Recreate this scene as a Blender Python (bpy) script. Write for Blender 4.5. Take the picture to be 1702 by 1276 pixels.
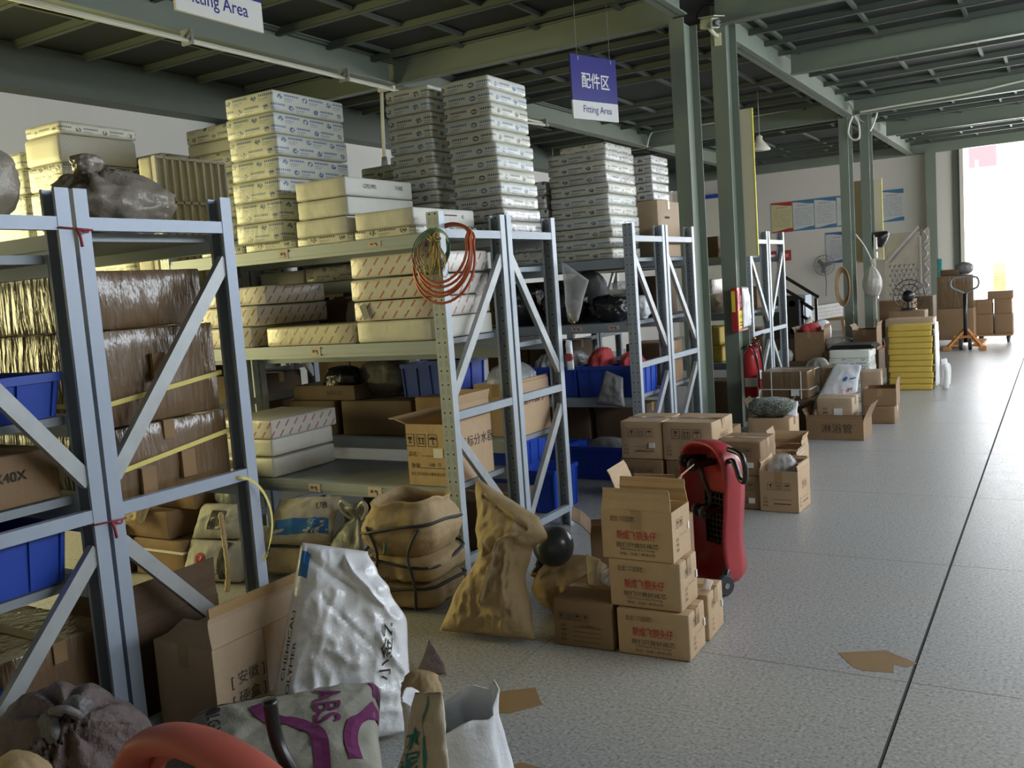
import bpy, bmesh, math, random
from mathutils import Vector, Matrix, noise

S = bpy.context.scene
for o in list(bpy.data.objects):
    bpy.data.objects.remove(o, do_unlink=True)
COL = S.collection
PI = math.pi
D2R = PI / 180

# ------------------------------------------------------------------ camera
FPX, IW, IH = 1527.26, 1702.0, 1276.0
YAW, PIT, ROL, CAMH = -0.54382402, -0.10285258, -0.07145375, 1.57
fwd = Vector((math.sin(YAW) * math.cos(PIT), math.cos(YAW) * math.cos(PIT), math.sin(PIT)))
right0 = Vector((math.cos(YAW), -math.sin(YAW), 0))
up0 = right0.cross(fwd)
right = math.cos(ROL) * right0 + math.sin(ROL) * up0
up = -math.sin(ROL) * right0 + math.cos(ROL) * up0
cam = bpy.data.cameras.new('camera')
camo = bpy.data.objects.new('camera', cam)
COL.objects.link(camo)
m = Matrix((right, up, -fwd)).transposed().to_4x4()
m.translation = Vector((0, 0, CAMH))
camo.matrix_world = m
cam.sensor_fit = 'HORIZONTAL'
cam.sensor_width = 36.0
cam.lens = FPX / IW * 36.0
cam.clip_start = 0.05
cam.clip_end = 300
S.camera = camo

# ------------------------------------------------------------------ world, lights, exposure
S.view_settings.view_transform = 'Standard'
S.view_settings.look = 'None'
S.view_settings.gamma = 1.0
S.view_settings.use_curve_mapping = False
S.view_settings.exposure = 0.22
W = bpy.data.worlds.new('world')
S.world = W
W.use_nodes = True
bg = W.node_tree.nodes['Background']
bg.inputs[0].default_value = (0.93, 0.96, 1.0, 1)
bg.inputs[1].default_value = 9.5
S.cycles.max_bounces = 8
S.cycles.diffuse_bounces = 4
S.cycles.glossy_bounces = 3
S.cycles.transparent_max_bounces = 12
S.cycles.use_denoising = True
S.cycles.sample_clamp_indirect = 6.0


def area(name, loc, rot, sx, sy, power, color, portal=False):
    l = bpy.data.lights.new(name, 'AREA')
    l.shape = 'RECTANGLE'
    l.size, l.size_y = sx, sy
    l.energy = power
    l.color = color
    o = bpy.data.objects.new(name, l)
    COL.objects.link(o)
    o.location = loc
    o.rotation_euler = [a * D2R for a in rot]
    if portal:
        l.cycles.is_portal = True
    return o


# added area lights inside solid walls stand in for daylight; portal at yard door
area('daylight_standin_side', (4.25, 9.2, 2.9), (58, 0, 90), 13.6, 1.6, 930, (0.82, 0.90, 1.0))
area('daylight_standin_far', (4.25, 17.5, 2.6), (66, 0, 100), 8.0, 2.0, 380, (0.97, 0.97, 1.0))  # added to brighten the far wall; no opening behind it
area('daylight_standin_left', (-8.72, 2.0, 2.0), (90, 0, -90), 3.2, 2.2, 250, (1.0, 0.89, 0.40))  # yellow area light in front of the solid left wall
area('yard_portal', (0.3, 23.5, 1.95), (90, 0, 180), 4.3, 3.9, 1, (1, 1, 1), portal=True)
sun = bpy.data.lights.new('sun', 'SUN')
sun.energy = 12
sun.angle = 0.02
sun.color = (1.0, 0.96, 0.88)
suno = bpy.data.objects.new('sun', sun)
COL.objects.link(suno)
suno.rotation_euler = (38 * D2R, 0, -25 * D2R)

# ------------------------------------------------------------------ material helpers
class NT:
    def __init__(s, name):
        s.m = bpy.data.materials.new(name)
        s.m.use_nodes = True
        s.t = s.m.node_tree
        s.b = s.t.nodes['Principled BSDF']
        s.tc = None

    def n(s, typ, **k):
        nd = s.t.nodes.new(typ)
        for a, v in k.items():
            setattr(nd, a, v)
        return nd

    def put(s, inp, v):
        if isinstance(v, bpy.types.NodeSocket):
            s.t.links.new(v, inp)
        else:
            inp.default_value = v

    def m_(s, op, a, b=0.0, c=0.0):
        nd = s.n('ShaderNodeMath', operation=op)
        s.put(nd.inputs[0], a)
        s.put(nd.inputs[1], b)
        s.put(nd.inputs[2], c)
        return nd.outputs[0]

    def obj(s):
        if s.tc is None:
            s.tc = s.n('ShaderNodeTexCoord')
        return s.tc.outputs['Object']

    def pos(s):
        return s.n('ShaderNodeNewGeometry').outputs['Position']

    def xyz(s, v):
        nd = s.n('ShaderNodeSeparateXYZ')
        s.put(nd.inputs[0], v)
        return nd.outputs

    def noise(s, scale, detail=3.0, vec=None, rough=0.55):
        nd = s.n('ShaderNodeTexNoise')
        s.put(nd.inputs['Vector'], vec if vec is not None else s.obj())
        nd.inputs['Scale'].default_value = scale
        nd.inputs['Detail'].default_value = detail
        nd.inputs['Roughness'].default_value = rough
        return nd.outputs['Fac']

    def ramp(s, f, stops):
        nd = s.n('ShaderNodeValToRGB')
        s.put(nd.inputs[0], f)
        e = nd.color_ramp.elements
        while len(e) < len(stops):
            e.new(0.5)
        for el, (p, c) in zip(e, stops):
            el.position = p
            el.color = (*c, 1) if len(c) == 3 else c
        return nd.outputs[0]

    def mix(s, f, a, b):
        nd = s.n('ShaderNodeMix', data_type='RGBA')
        s.put(nd.inputs[0], f)
        s.put(nd.inputs[6], (*a, 1) if isinstance(a, tuple) else a)
        s.put(nd.inputs[7], (*b, 1) if isinstance(b, tuple) else b)
        return nd.outputs[2]

    def base(s, c):
        s.put(s.b.inputs['Base Color'], (*c, 1) if isinstance(c, tuple) else c)

    def bump(s, h, strength, dist=0.01):
        nd = s.n('ShaderNodeBump')
        nd.inputs['Strength'].default_value = strength
        nd.inputs['Distance'].default_value = dist
        s.put(nd.inputs['Height'], h)
        s.t.links.new(nd.outputs[0], s.b.inputs['Normal'])

    def side(s):
        """1 on upright faces"""
        if s.tc is None:
            s.tc = s.n('ShaderNodeTexCoord')
        z = s.xyz(s.tc.outputs['Normal'])[2]
        return s.m_('LESS_THAN', s.m_('ABSOLUTE', z), 0.6)

    def band(s, v, lo, hi):
        return s.m_('MULTIPLY', s.m_('GREATER_THAN', v, lo), s.m_('LESS_THAN', v, hi))


M = {}


def simple(name, c, rough=0.6, metal=0.0, var=0.12, scale=6.0, bump=0.0, bscale=40, spec=0.5):
    t = NT(name)
    dark = tuple(x * (1 - var) for x in c)
    lite = tuple(min(1, x * (1 + var)) for x in c)
    t.base(t.mix(t.noise(scale), dark, lite))
    t.b.inputs['Roughness'].default_value = rough
    t.b.inputs['Metallic'].default_value = metal
    t.b.inputs['Specular IOR Level'].default_value = spec
    if bump:
        t.bump(t.noise(bscale, 4), bump)
    M[name] = t.m
    return t.m


simple('rack_steel', (0.36, 0.415, 0.50), 0.42, 0.15, 0.07, 9)
simple('rack_beam', (0.33, 0.375, 0.415), 0.45, 0.15, 0.09, 7)
simple('deck_steel', (0.26, 0.29, 0.31), 0.5, 0.2, 0.12, 3)
simple('brace_steel', (0.40, 0.42, 0.42), 0.45, 0.35, 0.2, 14)
simple('green_paint', (0.185, 0.215, 0.168), 0.5, 0, 0.1, 3)
simple('green_dark', (0.095, 0.112, 0.088), 0.6, 0, 0.12, 2)
simple('deck_dark', (0.022, 0.026, 0.022), 0.8, 0, 0.15, 1.5)
simple('wall_paint', (0.70, 0.66, 0.58), 0.85, 0, 0.05, 0.8, 0.1, 30)
simple('wall_white', (0.78, 0.76, 0.70), 0.85, 0, 0.05, 0.8)
simple('black_plastic', (0.012, 0.012, 0.013), 0.32, 0, 0.2)
simple('black_rubber', (0.03, 0.03, 0.032), 0.6, 0, 0.2)
simple('ball_rubber', (0.035, 0.04, 0.045), 0.28, 0, 0.1)
simple('red_plastic', (0.36, 0.035, 0.04), 0.38, 0, 0.12, 5)
simple('orange_plastic', (0.50, 0.115, 0.08), 0.5, 0, 0.15, 8)
simple('red_paint', (0.42, 0.02, 0.025), 0.3, 0, 0.08)
simple('red_cloth', (0.45, 0.05, 0.05), 0.8, 0, 0.2, 20)
simple('blue_plastic', (0.018, 0.065, 0.42), 0.4, 0, 0.1, 4)
simple('yellow_strap', (0.75, 0.62, 0.16), 0.5, 0, 0.1, 20)
simple('yellow_paint', (0.80, 0.70, 0.05), 0.5, 0, 0.06)
simple('cream_panel', (0.62, 0.55, 0.36), 0.6, 0, 0.05)
simple('cream_pipe', (0.74, 0.72, 0.58), 0.5, 0, 0.06)
simple('cream_camera', (0.70, 0.72, 0.52), 0.45, 0, 0.06)
simple('ink_black', (0.03, 0.027, 0.022), 0.8, 0, 0.1)
simple('ink_brown', (0.13, 0.07, 0.04), 0.8, 0, 0.2)
simple('ink_red', (0.42, 0.025, 0.03), 0.8, 0, 0.15, 50)
simple('ink_purple', (0.17, 0.025, 0.115), 0.7, 0, 0.12, 30)
simple('ink_blue', (0.03, 0.16, 0.40), 0.7, 0, 0.12, 30)
simple('ink_teal', (0.02, 0.22, 0.19), 0.7, 0, 0.2, 30)
simple('paper_label', (0.75, 0.74, 0.72), 0.7, 0, 0.05)
simple('sticker_pink', (0.60, 0.50, 0.44), 0.7, 0, 0.1, 60)
simple('pane_glass', (0.75, 0.78, 0.80), 0.08, 0, 0.03)
simple('plank_grey', (0.30, 0.29, 0.27), 0.7, 0, 0.2, 10)
simple('sign_blue', (0.022, 0.02, 0.20), 0.35, 0, 0.05)
simple('sign_white', (0.70, 0.69, 0.64), 0.45, 0, 0.03)
simple('brass', (0.30, 0.215, 0.07), 0.4, 0.6, 0.2, 20)
simple('hose_orange', (0.46, 0.10, 0.035), 0.4, 0, 0.15, 30)
simple('wire_green', (0.05, 0.14, 0.09), 0.4, 0, 0.2, 30)
simple('cord_red', (0.30, 0.03, 0.045), 0.6, 0, 0.1)
simple('wood_crate', (0.36, 0.22, 0.11), 0.7, 0, 0.25, 14)
simple('stainless', (0.46, 0.44, 0.42), 0.3, 0.6, 0.18, 5)
simple('cable_white', (0.72, 0.69, 0.58), 0.5, 0, 0.05)
simple('yellow_box', (0.60, 0.42, 0.07), 0.55, 0, 0.14, 10)
simple('orange_sign', (0.80, 0.28, 0.06), 0.6, 0, 0.05)
simple('grey_bin', (0.22, 0.23, 0.24), 0.5, 0, 0.1)
simple('facade', (0.8, 0.8, 0.78), 0.9, 0, 0.04, 0.3)
simple('brick_orange', (0.30, 0.10, 0.035), 0.9, 0, 0.2, 2)
simple('banner_red', (0.16, 0.035, 0.04), 0.7, 0, 0.06)
simple('yard_concrete', (0.72, 0.72, 0.70), 0.9, 0, 0.06, 0.6)
simple('jack_orange', (0.52, 0.22, 0.06), 0.45, 0, 0.12, 6)
simple('stone_white', (0.72, 0.72, 0.64), 0.6, 0, 0.06, 3)
simple('rope_white', (0.75, 0.74, 0.70), 0.8, 0, 0.1, 30)


def cardboard(name, c, seed=0.0):
    t = NT(name)
    big = t.noise(3.5, 4)
    col = t.mix(big, tuple(x * 0.84 for x in c), tuple(x * 1.12 for x in c))
    p = t.xyz(t.obj())
    fl = t.m_('SINE', t.m_('MULTIPLY', t.m_('ADD', p[0], p[1]), 900.0))
    col = t.mix(t.m_('MULTIPLY', t.m_('MULTIPLY_ADD', fl, 0.5, 0.5), 0.12), col, tuple(x * 0.7 for x in c))
    t.base(col)
    t.b.inputs['Roughness'].default_value = 0.72
    t.bump(t.noise(9, 3), 0.35, 0.02)
    M[name] = t.m


cardboard('card_tan', (0.50, 0.345, 0.20))
cardboard('card_mid', (0.265, 0.163, 0.082))  # lowered as well, for the shade inside the near rack
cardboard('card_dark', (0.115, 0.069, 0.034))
cardboard('card_pale', (0.46, 0.335, 0.215))
cardboard('card_wrap', (0.17, 0.102, 0.048))  # shade under the rack decks is put into this lowered colour
M['card_wrap'].node_tree.nodes['Principled BSDF'].inputs['Roughness'].default_value = 0.3
M['card_wrap'].node_tree.nodes['Principled BSDF'].inputs['Coat Weight'].default_value = 0.45
_t = M['card_wrap'].node_tree
_mp = _t.nodes.new('ShaderNodeMapping')
_mp.inputs['Scale'].default_value = (26, 26, 5)
_tc = _t.nodes.new('ShaderNodeTexCoord')
_nz = _t.nodes.new('ShaderNodeTexNoise')
_nz.inputs['Scale'].default_value = 1.0
_nz.inputs['Detail'].default_value = 5
_bp = _t.nodes.new('ShaderNodeBump')
_bp.inputs['Strength'].default_value = 0.75
_bp.inputs['Distance'].default_value = 0.02
_t.links.new(_tc.outputs['Object'], _mp.inputs['Vector'])
_t.links.new(_mp.outputs[0], _nz.inputs['Vector'])
_t.links.new(_nz.outputs['Fac'], _bp.inputs['Height'])
_t.links.new(_bp.outputs[0], _t.nodes['Principled BSDF'].inputs['Coat Normal'])
_t.links.new(_bp.outputs[0], _t.nodes['Principled BSDF'].inputs['Normal'])
simple('tape', (0.38, 0.24, 0.11), 0.22, 0, 0.1, 12, spec=0.7)
simple('tape_dark', (0.27, 0.16, 0.07), 0.25, 0, 0.15, 12, spec=0.6)


def film(name, c, alpha, rough=0.18, scale=25):
    """thin plastic film with creases"""
    t = NT(name)
    f = t.noise(scale, 5, None, 0.6)
    t.base(t.mix(f, tuple(x * 0.75 for x in c), tuple(min(1, x * 1.2) for x in c)))
    t.b.inputs['Roughness'].default_value = rough
    t.b.inputs['Alpha'].default_value = alpha
    t.b.inputs['Specular IOR Level'].default_value = 0.7
    t.bump(f, 0.5, 0.02)
    M[name] = t.m


film('film_clear', (0.62, 0.62, 0.60), 0.42)
film('film_brown', (0.33, 0.29, 0.24), 0.9, 0.3, 16)
film('film_grey', (0.23, 0.225, 0.22), 0.93, 0.3, 14)
film('film_black', (0.013, 0.013, 0.014), 1.0, 0.2, 18)
film('film_white', (0.90, 0.92, 0.94), 1.0, 0.28, 10)
film('film_greybag', (0.24, 0.245, 0.22), 0.9, 0.45, 18)
film('film_pale', (0.5, 0.47, 0.40), 0.9, 0.3, 12)
film('film_green', (0.20, 0.23, 0.16), 0.9, 0.15, 60)


def paper(name, c, rough=0.75, b=0.5, bs=7):
    t = NT(name)
    f = t.noise(bs, 6, None, 0.6)
    t.base(t.mix(f, tuple(x * 0.78 for x in c), tuple(min(1, x * 1.12) for x in c)))
    t.b.inputs['Roughness'].default_value = rough
    t.bump(f, b, 0.03)
    M[name] = t.m


paper('kraft', (0.40, 0.285, 0.145))
paper('kraft_pale', (0.50, 0.41, 0.27))
paper('kraft_bright', (0.55, 0.42, 0.22), 0.8, 0.8, 16)
paper('sack_grey', (0.44, 0.42, 0.36))
paper('sack_white', (0.70, 0.71, 0.73))
paper('sack_cream', (0.56, 0.50, 0.38))
paper('sack_maroon', (0.17, 0.125, 0.115), 0.65, 1.0, 16)
paper('abs_paper', (0.37, 0.36, 0.29))
paper('bag_grey', (0.16, 0.155, 0.15), 0.5, 0.6, 12)


def printed(name, base, ink, rough=0.35, var=0.1, wrap=0.0):
    """white cartons with printed rows of a small emblem and two text lines"""
    t = NT(name)
    p = t.xyz(t.obj())
    u = t.m_('ADD', p[0], p[1])
    v = p[2]
    row = t.m_('FLOOR', t.m_('DIVIDE', v, 0.058))
    U = t.m_('ADD', t.m_('DIVIDE', u, 0.21), t.m_('MULTIPLY', row, 0.43))
    fu = t.m_('FRACT', U)
    fv = t.m_('FRACT', t.m_('DIVIDE', v, 0.058))
    du = t.m_('MULTIPLY', t.m_('SUBTRACT', fu, 0.16), 0.21)
    dv = t.m_('MULTIPLY', t.m_('SUBTRACT', fv, 0.5), 0.058)
    rr = t.m_('SQRT', t.m_('ADD', t.m_('MULTIPLY', du, du), t.m_('MULTIPLY', t.m_('MULTIPLY', dv, dv), 2.2)))
    blob = t.m_('MULTIPLY', t.m_('LESS_THAN', rr, 0.0225), t.m_('GREATER_THAN', t.noise(85, 1), 0.46))
    ch = t.m_('GREATER_THAN', t.noise(330, 0), 0.45)
    l1 = t.m_('MULTIPLY', t.m_('MULTIPLY', t.band(fu, 0.34, 0.92), t.band(fv, 0.58, 0.80)), t.m_('LESS_THAN', t.m_('FRACT', t.m_('MULTIPLY', u, 62.0)), 0.66))
    l2 = t.m_('MULTIPLY', t.m_('MULTIPLY', t.band(fu, 0.34, 0.70), t.band(fv, 0.30, 0.42)), ch)
    l3 = t.m_('MULTIPLY', t.m_('MULTIPLY', t.band(fu, 0.34, 0.62), t.band(fv, 0.12, 0.2)), ch)
    msk = t.m_('MINIMUM', t.m_('ADD', t.m_('ADD', blob, t.m_('MULTIPLY', l1, 0.9)), t.m_('ADD', t.m_('MULTIPLY', l2, 0.7), t.m_('MULTIPLY', l3, 0.65))), 0.9)
    msk = t.m_('MULTIPLY', msk, t.side())
    col = t.mix(t.noise(4, 4), tuple(x * (1 - var) for x in base), tuple(min(1, x * (1 + var)) for x in base))
    t.base(t.mix(msk, col, ink))
    t.b.inputs['Roughness'].default_value = rough
    t.bump(t.noise(14 if not wrap else 45, 5), 0.25 + wrap, 0.015)
    if wrap:
        t.b.inputs['Coat Weight'].default_value = 0.5
        t.b.inputs['Coat Roughness'].default_value = 0.12
    M[name] = t.m


printed('white_blue', (0.66, 0.66, 0.57), (0.05, 0.14, 0.34))
printed('white_black', (0.64, 0.63, 0.53), (0.04, 0.04, 0.045))
printed('white_wrap', (0.60, 0.58, 0.52), (0.06, 0.08, 0.14), 0.25, 0.15, 0.5)
paper('white_plain', (0.66, 0.65, 0.57), 0.5, 0.3, 5)
paper('foam_white', (0.62, 0.58, 0.48), 0.6, 0.3, 8)


def redprint(name, base, ink, ang=48):
    t = NT(name)
    p = t.xyz(t.obj())
    u = t.m_('ADD', p[0], p[1])
    v = p[2]
    row = t.m_('FLOOR', t.m_('DIVIDE', v, 0.056))
    fu = t.m_('FRACT', t.m_('ADD', t.m_('DIVIDE', u, 0.078), t.m_('MULTIPLY', row, 0.35)))
    fv = t.m_('FRACT', t.m_('DIVIDE', v, 0.056))
    a = t.m_('MULTIPLY', t.m_('SUBTRACT', fu, 0.5), 0.078)
    b = t.m_('MULTIPLY', t.m_('SUBTRACT', fv, 0.5), 0.056)
    c, s_ = math.cos(ang * D2R), math.sin(ang * D2R)
    al = t.m_('ADD', t.m_('MULTIPLY', a, c), t.m_('MULTIPLY', b, s_))
    ac = t.m_('SUBTRACT', t.m_('MULTIPLY', b, c), t.m_('MULTIPLY', a, s_))
    dash = t.m_('MULTIPLY', t.m_('LESS_THAN', t.m_('ABSOLUTE', al), 0.025), t.m_('LESS_THAN', t.m_('ABSOLUTE', ac), 0.0052))
    dash = t.m_('MULTIPLY', dash, t.m_('MULTIPLY_ADD', t.m_('GREATER_THAN', t.noise(300, 0), 0.42), 0.5, 0.4))
    dash = t.m_('MULTIPLY', dash, t.side())
    col = t.mix(t.noise(5, 4), tuple(x * 0.9 for x in base), tuple(min(1, x * 1.08) for x in base))
    t.base(t.mix(dash, col, ink))
    t.b.inputs['Roughness'].default_value = 0.3
    t.bump(t.noise(30, 4), 0.2, 0.01)
    M[name] = t.m


redprint('red_print', (0.68, 0.65, 0.58), (0.40, 0.03, 0.04))
redprint('brown_print', (0.66, 0.61, 0.47), (0.30, 0.14, 0.05))


def hatched(name):
    t = NT(name)
    p = t.xyz(t.obj())
    u = t.m_('ADD', p[0], p[1])
    a = t.m_('FRACT', t.m_('MULTIPLY', t.m_('SUBTRACT', u, p[2]), 62.0))
    b = t.m_('FRACT', t.m_('MULTIPLY', t.m_('ADD', u, p[2]), 30.0))
    k = t.m_('MULTIPLY', t.m_('MULTIPLY', t.m_('LESS_THAN', a, 0.33), t.m_('LESS_THAN', b, 0.85)), t.side())
    t.base(t.mix(t.m_('MULTIPLY', k, 0.75), (0.66, 0.64, 0.55), (0.16, 0.14, 0.10)))
    t.b.inputs['Roughness'].default_value = 0.4
    M[name] = t.m


hatched('white_hatched')


def perforated(name):
    """rack upright: two columns of punched holes and slots on the web"""
    t = NT(name)
    p = t.xyz(t.obj())
    col = t.mix(t.noise(9), (0.37, 0.42, 0.47), (0.47, 0.52, 0.55))
    fz = t.m_('FRACT', t.m_('DIVIDE', p[2], 0.075))
    dz = t.m_('MULTIPLY', t.m_('SUBTRACT', fz, 0.5), 0.075)
    ax = t.m_('SUBTRACT', t.m_('ABSOLUTE', p[0]), 0.019)
    r = t.m_('SQRT', t.m_('ADD', t.m_('MULTIPLY', ax, ax), t.m_('MULTIPLY', dz, dz)))
    hole = t.m_('LESS_THAN', r, 0.0055)
    fz2 = t.m_('FRACT', t.m_('ADD', t.m_('DIVIDE', p[2], 0.075), 0.5))
    dz2 = t.m_('MULTIPLY', t.m_('SUBTRACT', fz2, 0.5), 0.075)
    sx = t.m_('ADD', ax, t.m_('MULTIPLY', dz2, 0.18))
    slot = t.m_('MULTIPLY', t.m_('LESS_THAN', t.m_('ABSOLUTE', t.m_('SUBTRACT', t.m_('ABSOLUTE', sx), 0.005)), 0.0012), t.m_('LESS_THAN', t.m_('ABSOLUTE', dz2), 0.017))
    web = t.m_('GREATER_THAN', t.m_('ABSOLUTE', p[1]), 0.021)
    k = t.m_('MULTIPLY', t.m_('MINIMUM', t.m_('ADD', hole, t.m_('MULTIPLY', slot, 0.6)), 1.0), web)
    t.base(t.mix(k, col, (0.02, 0.022, 0.025)))
    t.b.inputs['Roughness'].default_value = 0.42
    t.b.inputs['Metallic'].default_value = 0.15
    M[name] = t.m


perforated('rack_perforated')


def floor_mat():
    t = NT('terrazzo')
    P = t.pos()
    sp = t.noise(70, 2, P, 0.75)
    speck = t.ramp(sp, [(0.34, (0.12, 0.12, 0.11)), (0.46, (0.38, 0.38, 0.37)), (0.60, (0.47, 0.47, 0.46)), (0.70, (0.72, 0.72, 0.70))])
    dirt = t.noise(0.55, 5, P, 0.6)
    dirt2 = t.noise(2.3, 5, P, 0.65)
    col = t.mix(t.m_('MULTIPLY', t.m_('GREATER_THAN', dirt, 0.0), t.m_('MULTIPLY', dirt, 0.55)), speck, (0.30, 0.27, 0.21))
    col = t.mix(t.m_('MULTIPLY', dirt2, 0.25), col, (0.48, 0.48, 0.47))
    t.base(col)
    t.put(t.b.inputs['Roughness'], t.m_('MULTIPLY_ADD', t.noise(14.0, 4, P, 0.7), 0.28, 0.22))
    t.bump(t.noise(60, 3, P), 0.12, 0.004)
    M['terrazzo'] = t.m


floor_mat()
simple('joint_dark', (0.05, 0.05, 0.048), 0.9, 0, 0.2)
simple('stain_brown', (0.30, 0.19, 0.09), 0.4, 0, 0.15, 9)


def poster_mat(name, head, body, wave):
    t = NT(name)
    p = t.xyz(t.obj())
    z = p[2]
    line = t.m_('LESS_THAN', t.m_('FRACT', t.m_('MULTIPLY', z, 23.0)), 0.36)
    ln = t.m_('MULTIPLY', t.m_('MULTIPLY', line, t.m_('GREATER_THAN', t.noise(60, 1), 0.44)), t.m_('MULTIPLY', t.band(z, 0.11, 0.55), t.m_('LESS_THAN', t.m_('ABSOLUTE', p[0]), 0.21)))
    title = t.m_('MULTIPLY', t.m_('MULTIPLY', t.band(z, 0.585, 0.615), t.m_('LESS_THAN', t.m_('ABSOLUTE', p[0]), 0.14)), t.m_('GREATER_THAN', t.noise(90, 0), 0.45))
    edge = t.m_('MULTIPLY', t.m_('SINE', t.m_('MULTIPLY', p[0], 7.0)), 0.03)
    top = t.m_('GREATER_THAN', t.m_('ADD', z, edge), 0.66)
    bot = t.m_('LESS_THAN', t.m_('ADD', z, t.m_('MULTIPLY', edge, -1.0)), 0.06)
    col = t.mix(t.m_('MULTIPLY', ln, 0.55), body, (0.12, 0.13, 0.15))
    col = t.mix(t.m_('MULTIPLY', title, 0.7), col, (0.45, 0.12, 0.10))
    col = t.mix(t.m_('MINIMUM', t.m_('ADD', top, bot), 1.0), col, head)
    t.base(col)
    t.b.inputs['Roughness'].default_value = 0.4
    M[name] = t.m


poster_mat('poster_blue', (0.06, 0.20, 0.36), (0.60, 0.62, 0.60), 1)
poster_mat('poster_red', (0.40, 0.04, 0.03), (0.62, 0.56, 0.30), 1)
poster_mat('poster_grey', (0.05, 0.12, 0.30), (0.52, 0.54, 0.55), 1)


def glitter(name):
    t = NT(name)
    f = t.noise(70, 3, None, 0.7)
    t.base(t.ramp(f, [(0.35, (0.03, 0.035, 0.025)), (0.5, (0.16, 0.17, 0.12)), (0.62, (0.25, 0.30, 0.28)), (0.72, (0.75, 0.75, 0.68))]))
    t.b.inputs['Roughness'].default_value = 0.2
    t.bump(f, 1.0, 0.03)
    M[name] = t.m


glitter('bagged_fittings')

# ------------------------------------------------------------------ geometry helpers
def AT(px, py, Y):
    """the point at depth Y seen at photo pixel (px, py)"""
    d = fwd + right * ((px - IW / 2) / FPX) - up * ((py - IH / 2) / FPX)
    return Vector((0, 0, CAMH)) + d * (Y / d.y)


def AX(px, py, X):
    d = fwd + right * ((px - IW / 2) / FPX) - up * ((py - IH / 2) / FPX)
    return Vector((0, 0, CAMH)) + d * (X / d.x)


def lerp_tab(tab, v):
    for (a, x), (b, y) in zip(tab, tab[1:]):
        if v <= b:
            k = (v - a) / (b - a)
            k = k * k * (3 - 2 * k)
            return x + (y - x) * k
    return tab[-1][1]


def link(name, me, mat=None, parent=None, loc=None):
    o = bpy.data.objects.new(name, me)
    COL.objects.link(o)
    if mat is not None and me is not None and not me.materials:
        me.materials.append(M[mat] if isinstance(mat, str) else mat)
    if parent is not None:
        o.parent = parent
    if loc is not None:
        o.location = loc
    return o


def done(bm, name, mat, parent=None, smooth=False, loc=None):
    me = bpy.data.meshes.new(name)
    bmesh.ops.recalc_face_normals(bm, faces=bm.faces)
    bm.to_mesh(me)
    bm.free()
    if smooth:
        me.polygons.foreach_set('use_smooth', [True] * len(me.polygons))
    return link(name, me, mat, parent, loc)


def tag(o, label=None, cat=None, group=None, kind=None):
    if label:
        o['label'] = label
    if cat:
        o['category'] = cat
    if group:
        o['group'] = group
    if kind:
        o['kind'] = kind
    return o


def thing(name, label, cat, loc=(0, 0, 0), rz=0.0, group=None):
    o = link(name, None)
    o.empty_display_size = 0.05
    o.location = loc
    o.rotation_euler = (0, 0, rz)
    return tag(o, label, cat, group)


def box(bm, x0, x1, y0, y1, z0, z1, mtx=None):
    vs = [bm.verts.new(Vector(c) if mtx is None else mtx @ Vector(c)) for c in
          ((x0, y0, z0), (x1, y0, z0), (x1, y1, z0), (x0, y1, z0), (x0, y0, z1), (x1, y0, z1), (x1, y1, z1), (x0, y1, z1))]
    for f in ((3, 2, 1, 0), (4, 5, 6, 7), (0, 1, 5, 4), (1, 2, 6, 5), (2, 3, 7, 6), (3, 0, 4, 7)):
        bm.faces.new([vs[i] for i in f])
    return vs


def bx(name, x0, x1, y0, y1, z0, z1, mat, parent=None, bevel=0.0, loc=None):
    bm = bmesh.new()
    box(bm, x0, x1, y0, y1, z0, z1)
    if bevel:
        bmesh.ops.bevel(bm, geom=bm.edges[:], offset=bevel, segments=2, affect='EDGES', profile=0.5)
    return done(bm, name, mat, parent, loc=loc)


def bar(bm, a, b, w, h, upv=(0, 0, 1)):
    """box-section bar from a to b: w across, h along upv"""
    a, b = Vector(a), Vector(b)
    d = (b - a)
    L = d.length
    d.normalize()
    u = Vector(upv)
    s = d.cross(u)
    if s.length < 1e-4:
        s = d.cross(Vector((1, 0, 0)))
    s.normalize()
    u = s.cross(d)
    mt = Matrix((d, s, u)).transposed().to_4x4()
    mt.translation = a
    box(bm, 0, L, -w / 2, w / 2, -h / 2, h / 2, mt)


def tube(bm, pts, r, seg=8, closed=False, cap=True):
    pts = [Vector(p) for p in pts]
    n = len(pts)
    rings = []
    prev = None
    for i, p in enumerate(pts):
        if closed:
            t = (pts[(i + 1) % n] - pts[i - 1]).normalized()
        else:
            t = (pts[min(i + 1, n - 1)] - pts[max(i - 1, 0)]).normalized()
        if prev is None:
            u = t.cross(Vector((0, 0, 1)))
            if u.length < 1e-3:
                u = t.cross(Vector((1, 0, 0)))
        else:
            u = prev - t * prev.dot(t)
        u.normalize()
        prev = u
        v = t.cross(u)
        rr = r[i] if isinstance(r, (list, tuple)) else r
        rings.append([bm.verts.new(p + (u * math.cos(2 * PI * k / seg) + v * math.sin(2 * PI * k / seg)) * rr) for k in range(seg)])
    for i in range(n if closed else n - 1):
        a, b = rings[i], rings[(i + 1) % n]
        for k in range(seg):
            bm.faces.new((a[k], a[(k + 1) % seg], b[(k + 1) % seg], b[k]))
    if cap and not closed:
        bm.faces.new(rings[0][::-1])
        bm.faces.new(rings[-1])


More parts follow.
